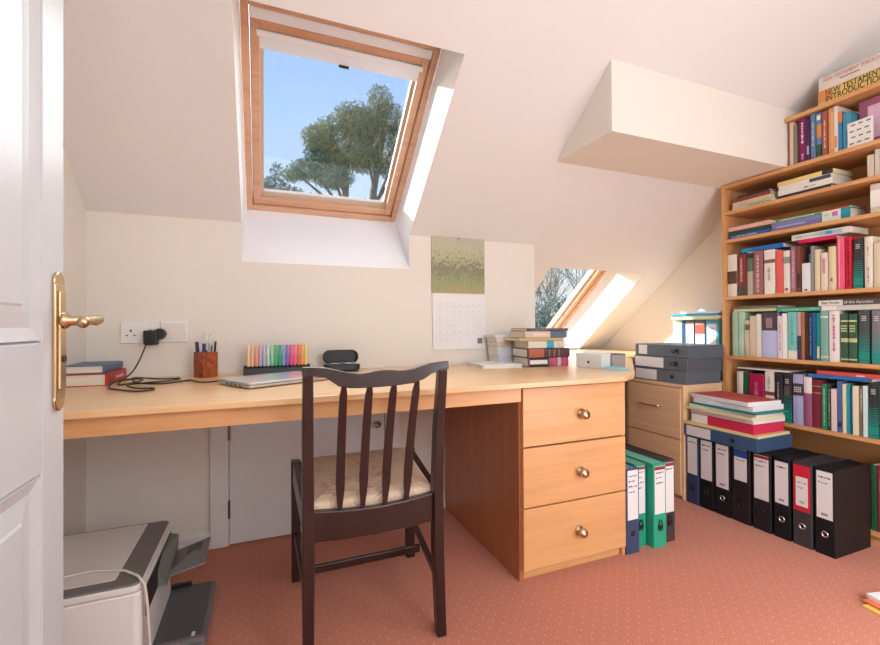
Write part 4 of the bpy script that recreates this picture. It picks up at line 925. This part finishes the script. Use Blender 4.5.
GZ = -1.87
t1 = thing('pine_tree', 'bushy pine tree seen through the large skylight', 'tree', (3.1, 12, GZ))
bl = [(-1.0,0,7.75,1.0,.75),(-.75,-.1,8.45,.6,.7),(-1.7,-.1,7.75,.5,.7),(-2.35,.1,6.8,.3,.7),(-.5,0,8.3,.65,.7),(-1.5,.1,7.4,.6,.7),(-2.0,.1,6.95,.45,.6),(-1.35,0,6.8,.6,.5),(0,.1,9.15,.4,1.15),(.25,.1,8.7,.5,.9),(.6,.2,8.1,.6,.9),(.95,.2,7.5,.6,.8),(.4,.2,7.3,.5,.6),(-.4,0,7.4,.6,.6),(.8,.1,6.6,.5,.6),(1.1,.1,8.4,.5,.8)]
foliage(bl, 32000, .045, 3).build('foliage', leafmat((98, 120, 98), (144, 158, 130)), t1)
br = MB(); br.tube([(-.6,0,0),(-.8,0,4),(-1.0,.05,6.2),(-.95,.1,7.4),(-.8,.1,8.0)], [.2,.15,.1,.07,.03], 8)
br.tube([(-.5,.1,0),(-.35,.1,4.5),(-.2,.1,6.6),(.1,.1,8.2),(.05,.1,9.3)], [.18,.13,.1,.06,.02], 8)
for (x, y, z, r, fz) in bl:
    bx = -.95 if x < -.6 else -.15
    br.tube([(bx, .05, z-1.0-.2*abs(x-bx)), (bx+(x-bx)*.5, y, z-.45), (x, y, z+r*.3)], [.055, .04, .015], 6)
br.build('trunk', BARK, t1)
for (x, y, h_, l, bl_) in ((.41, 14.4, 6.2, 'small loose shrub low at the left of the large skylight', [(0,0,7.15,.4,.8),(-.35,0,6.9,.36,.8),(.5,0,6.9,.4,.6),(1.1,0,6.8,.4,.5),(.0,0,7.6,.22,1.2)]), (1.6, 15.5, 6, 'low shrub beneath the pine outside the large skylight', [(0,0,6.9,.7,.5),(1.0,0,6.8,.7,.5),(2.2,0,6.9,.8,.6),(3.4,0,7.1,.7,.8)])):
    s_ = thing('shrub', l, 'shrub', (x, y, GZ)); foliage(bl_, 2200, .05, int(x*10)).build('foliage', leafmat((78, 98, 80), (122, 138, 116)), s_)
    MB().tube([(0,0,0),(0,0,5.6)], .05, 6).build('stem', BARK, s_)
# bare tree and evergreen outside the alcove skylight
t2 = thing('bare_tree', 'bare branched tree outside the alcove skylight', 'tree', (6.6, 8.5, GZ))
br = MB(); rr = random.Random(11)
def grow(p, d, L, r, n):
    q = p + d*L; mid = p + d*L*.5 + Vector((rr.uniform(-.05,.05), 0, rr.uniform(-.05,.05)))*L
    br.tube([p, mid, q], [r, r*.85, r*.7], 5)
    if n == 0: return
    for k in range(3):
        e = (d + Vector((rr.uniform(-.75,.75), rr.uniform(-.5,.5), rr.uniform(-.2,.5)))).normalized(); grow(p + d*L*rr.uniform(.55, 1), e, L*rr.uniform(.55,.8), r*.55, n-1)
for x in (-1.3, -.5, .2, .9): grow(Vector((x, 0, 0)), Vector((.02, 0, 1)), 2.3, .055, 6)
br.build('trunk', mat((112, 112, 106), .9), t2)
t3 = thing('evergreen_bush', 'dark evergreen bush low outside the alcove skylight', 'bush', (4.85, 7.0, GZ-.2))
foliage([(0,0,2.6,.55,1.0),(.35,0,3.2,.4,1.0),(.0,0,1.8,.7,1),(.8,.3,2.2,.6,.8)], 5000, .05, 9).build('foliage', leafmat((40, 64, 56), (84, 112, 98)), t3)
MB().tube([(0,0,0),(0,0,2.4)], .08, 6).build('stem', BARK, t3)
ev = thing('hillside', 'distant pale green lawn bank outside', 'ground', (0, 0, 0)); ev['kind'] = 'structure'
BX(-40, 60, 4, 80, -3.2, -2.8).build('lawn', mat((84, 100, 70), .9), ev)

# ---------------------------------------------------------------- light and camera
w = bpy.data.worlds.new('sky'); scene.world = w; w.use_nodes = True; nt = w.node_tree
bg = nt.nodes['Background']; tc = nt.nodes.new('ShaderNodeTexCoord'); sp = nt.nodes.new('ShaderNodeSeparateXYZ')
nt.links.new(tc.outputs['Generated'], sp.inputs[0])
r = ramp(nt, [(0.0, (200, 205, 205)), (.12, (224, 234, 244)), (.32, (190, 214, 252)), (.52, (150, 190, 255)), (1, (120, 165, 245))])
nt.links.new(sp.outputs[2], r.inputs['Fac']); nt.links.new(r.outputs['Color'], bg.inputs['Color']); bg.inputs['Strength'].default_value = SKY
sd = bpy.data.lights.new('sun', 'SUN'); sd.energy = SUN; sd.angle = R(.6); sd.color = (1, .97, .94)
so = bpy.data.objects.new('sun', sd); COL.objects.link(so)
so.rotation_euler = Vector((1, -1.22, -.72)).to_track_quat('-Z', 'Y').to_euler()
kd = bpy.data.lights.new('sky_fill', 'SUN'); kd.energy = DAY; kd.angle = R(75); kd.color = (.96, .98, 1)  # added wide sun light, lifts daylight beyond what the visible sky gives
ko = bpy.data.objects.new('sky_fill', kd); COL.objects.link(ko); ko.rotation_euler = Vector((.05, -.8, -.62)).to_track_quat('-Z', 'Y').to_euler()
for nm, loc, rad, e in (('fill_light_high', (1.05, -.8, 1.45), .5, FILL), ('fill_light_rear', (-.05, -1.3, 1.8), .3, FILL*.35), ('fill_light_low', (1.72, .02, .55), .28, FILL*.4)):  # added unseen fill lights that brighten the room, not lamps it has
    ld_ = bpy.data.lights.new(nm, 'POINT'); ld_.shadow_soft_size = rad; ld_.energy = e; ld_.color = (.88, .95, 1.0)
    lo = bpy.data.objects.new(nm, ld_); COL.objects.link(lo); lo.location = loc
cam = bpy.data.cameras.new('camera'); co = bpy.data.objects.new('camera', cam); COL.objects.link(co)
cam.sensor_fit = 'HORIZONTAL'; cam.sensor_width = 36; cam.lens = 437.5/880*36; cam.clip_start = .02; cam.clip_end = 300
yaw, pitch, roll = R(22.04), R(.3356), R(-.2935)
fw = Vector((math.sin(yaw)*math.cos(pitch), math.cos(yaw)*math.cos(pitch), math.sin(pitch)))
rt = fw.cross(Vector((0, 0, 1))).normalized(); up = rt.cross(fw)
r2 = rt*math.cos(roll) + up*math.sin(roll); u2 = up*math.cos(roll) - rt*math.sin(roll)
co.matrix_world = Matrix(((r2.x, u2.x, -fw.x, 0), (r2.y, u2.y, -fw.y, 0), (r2.z, u2.z, -fw.z, .93), (0, 0, 0, 1)))
scene.camera = co
vs = scene.view_settings; vs.view_transform = 'Standard'; vs.look = 'None'; vs.exposure = EXPO; vs.gamma = 1; vs.use_curve_mapping = False
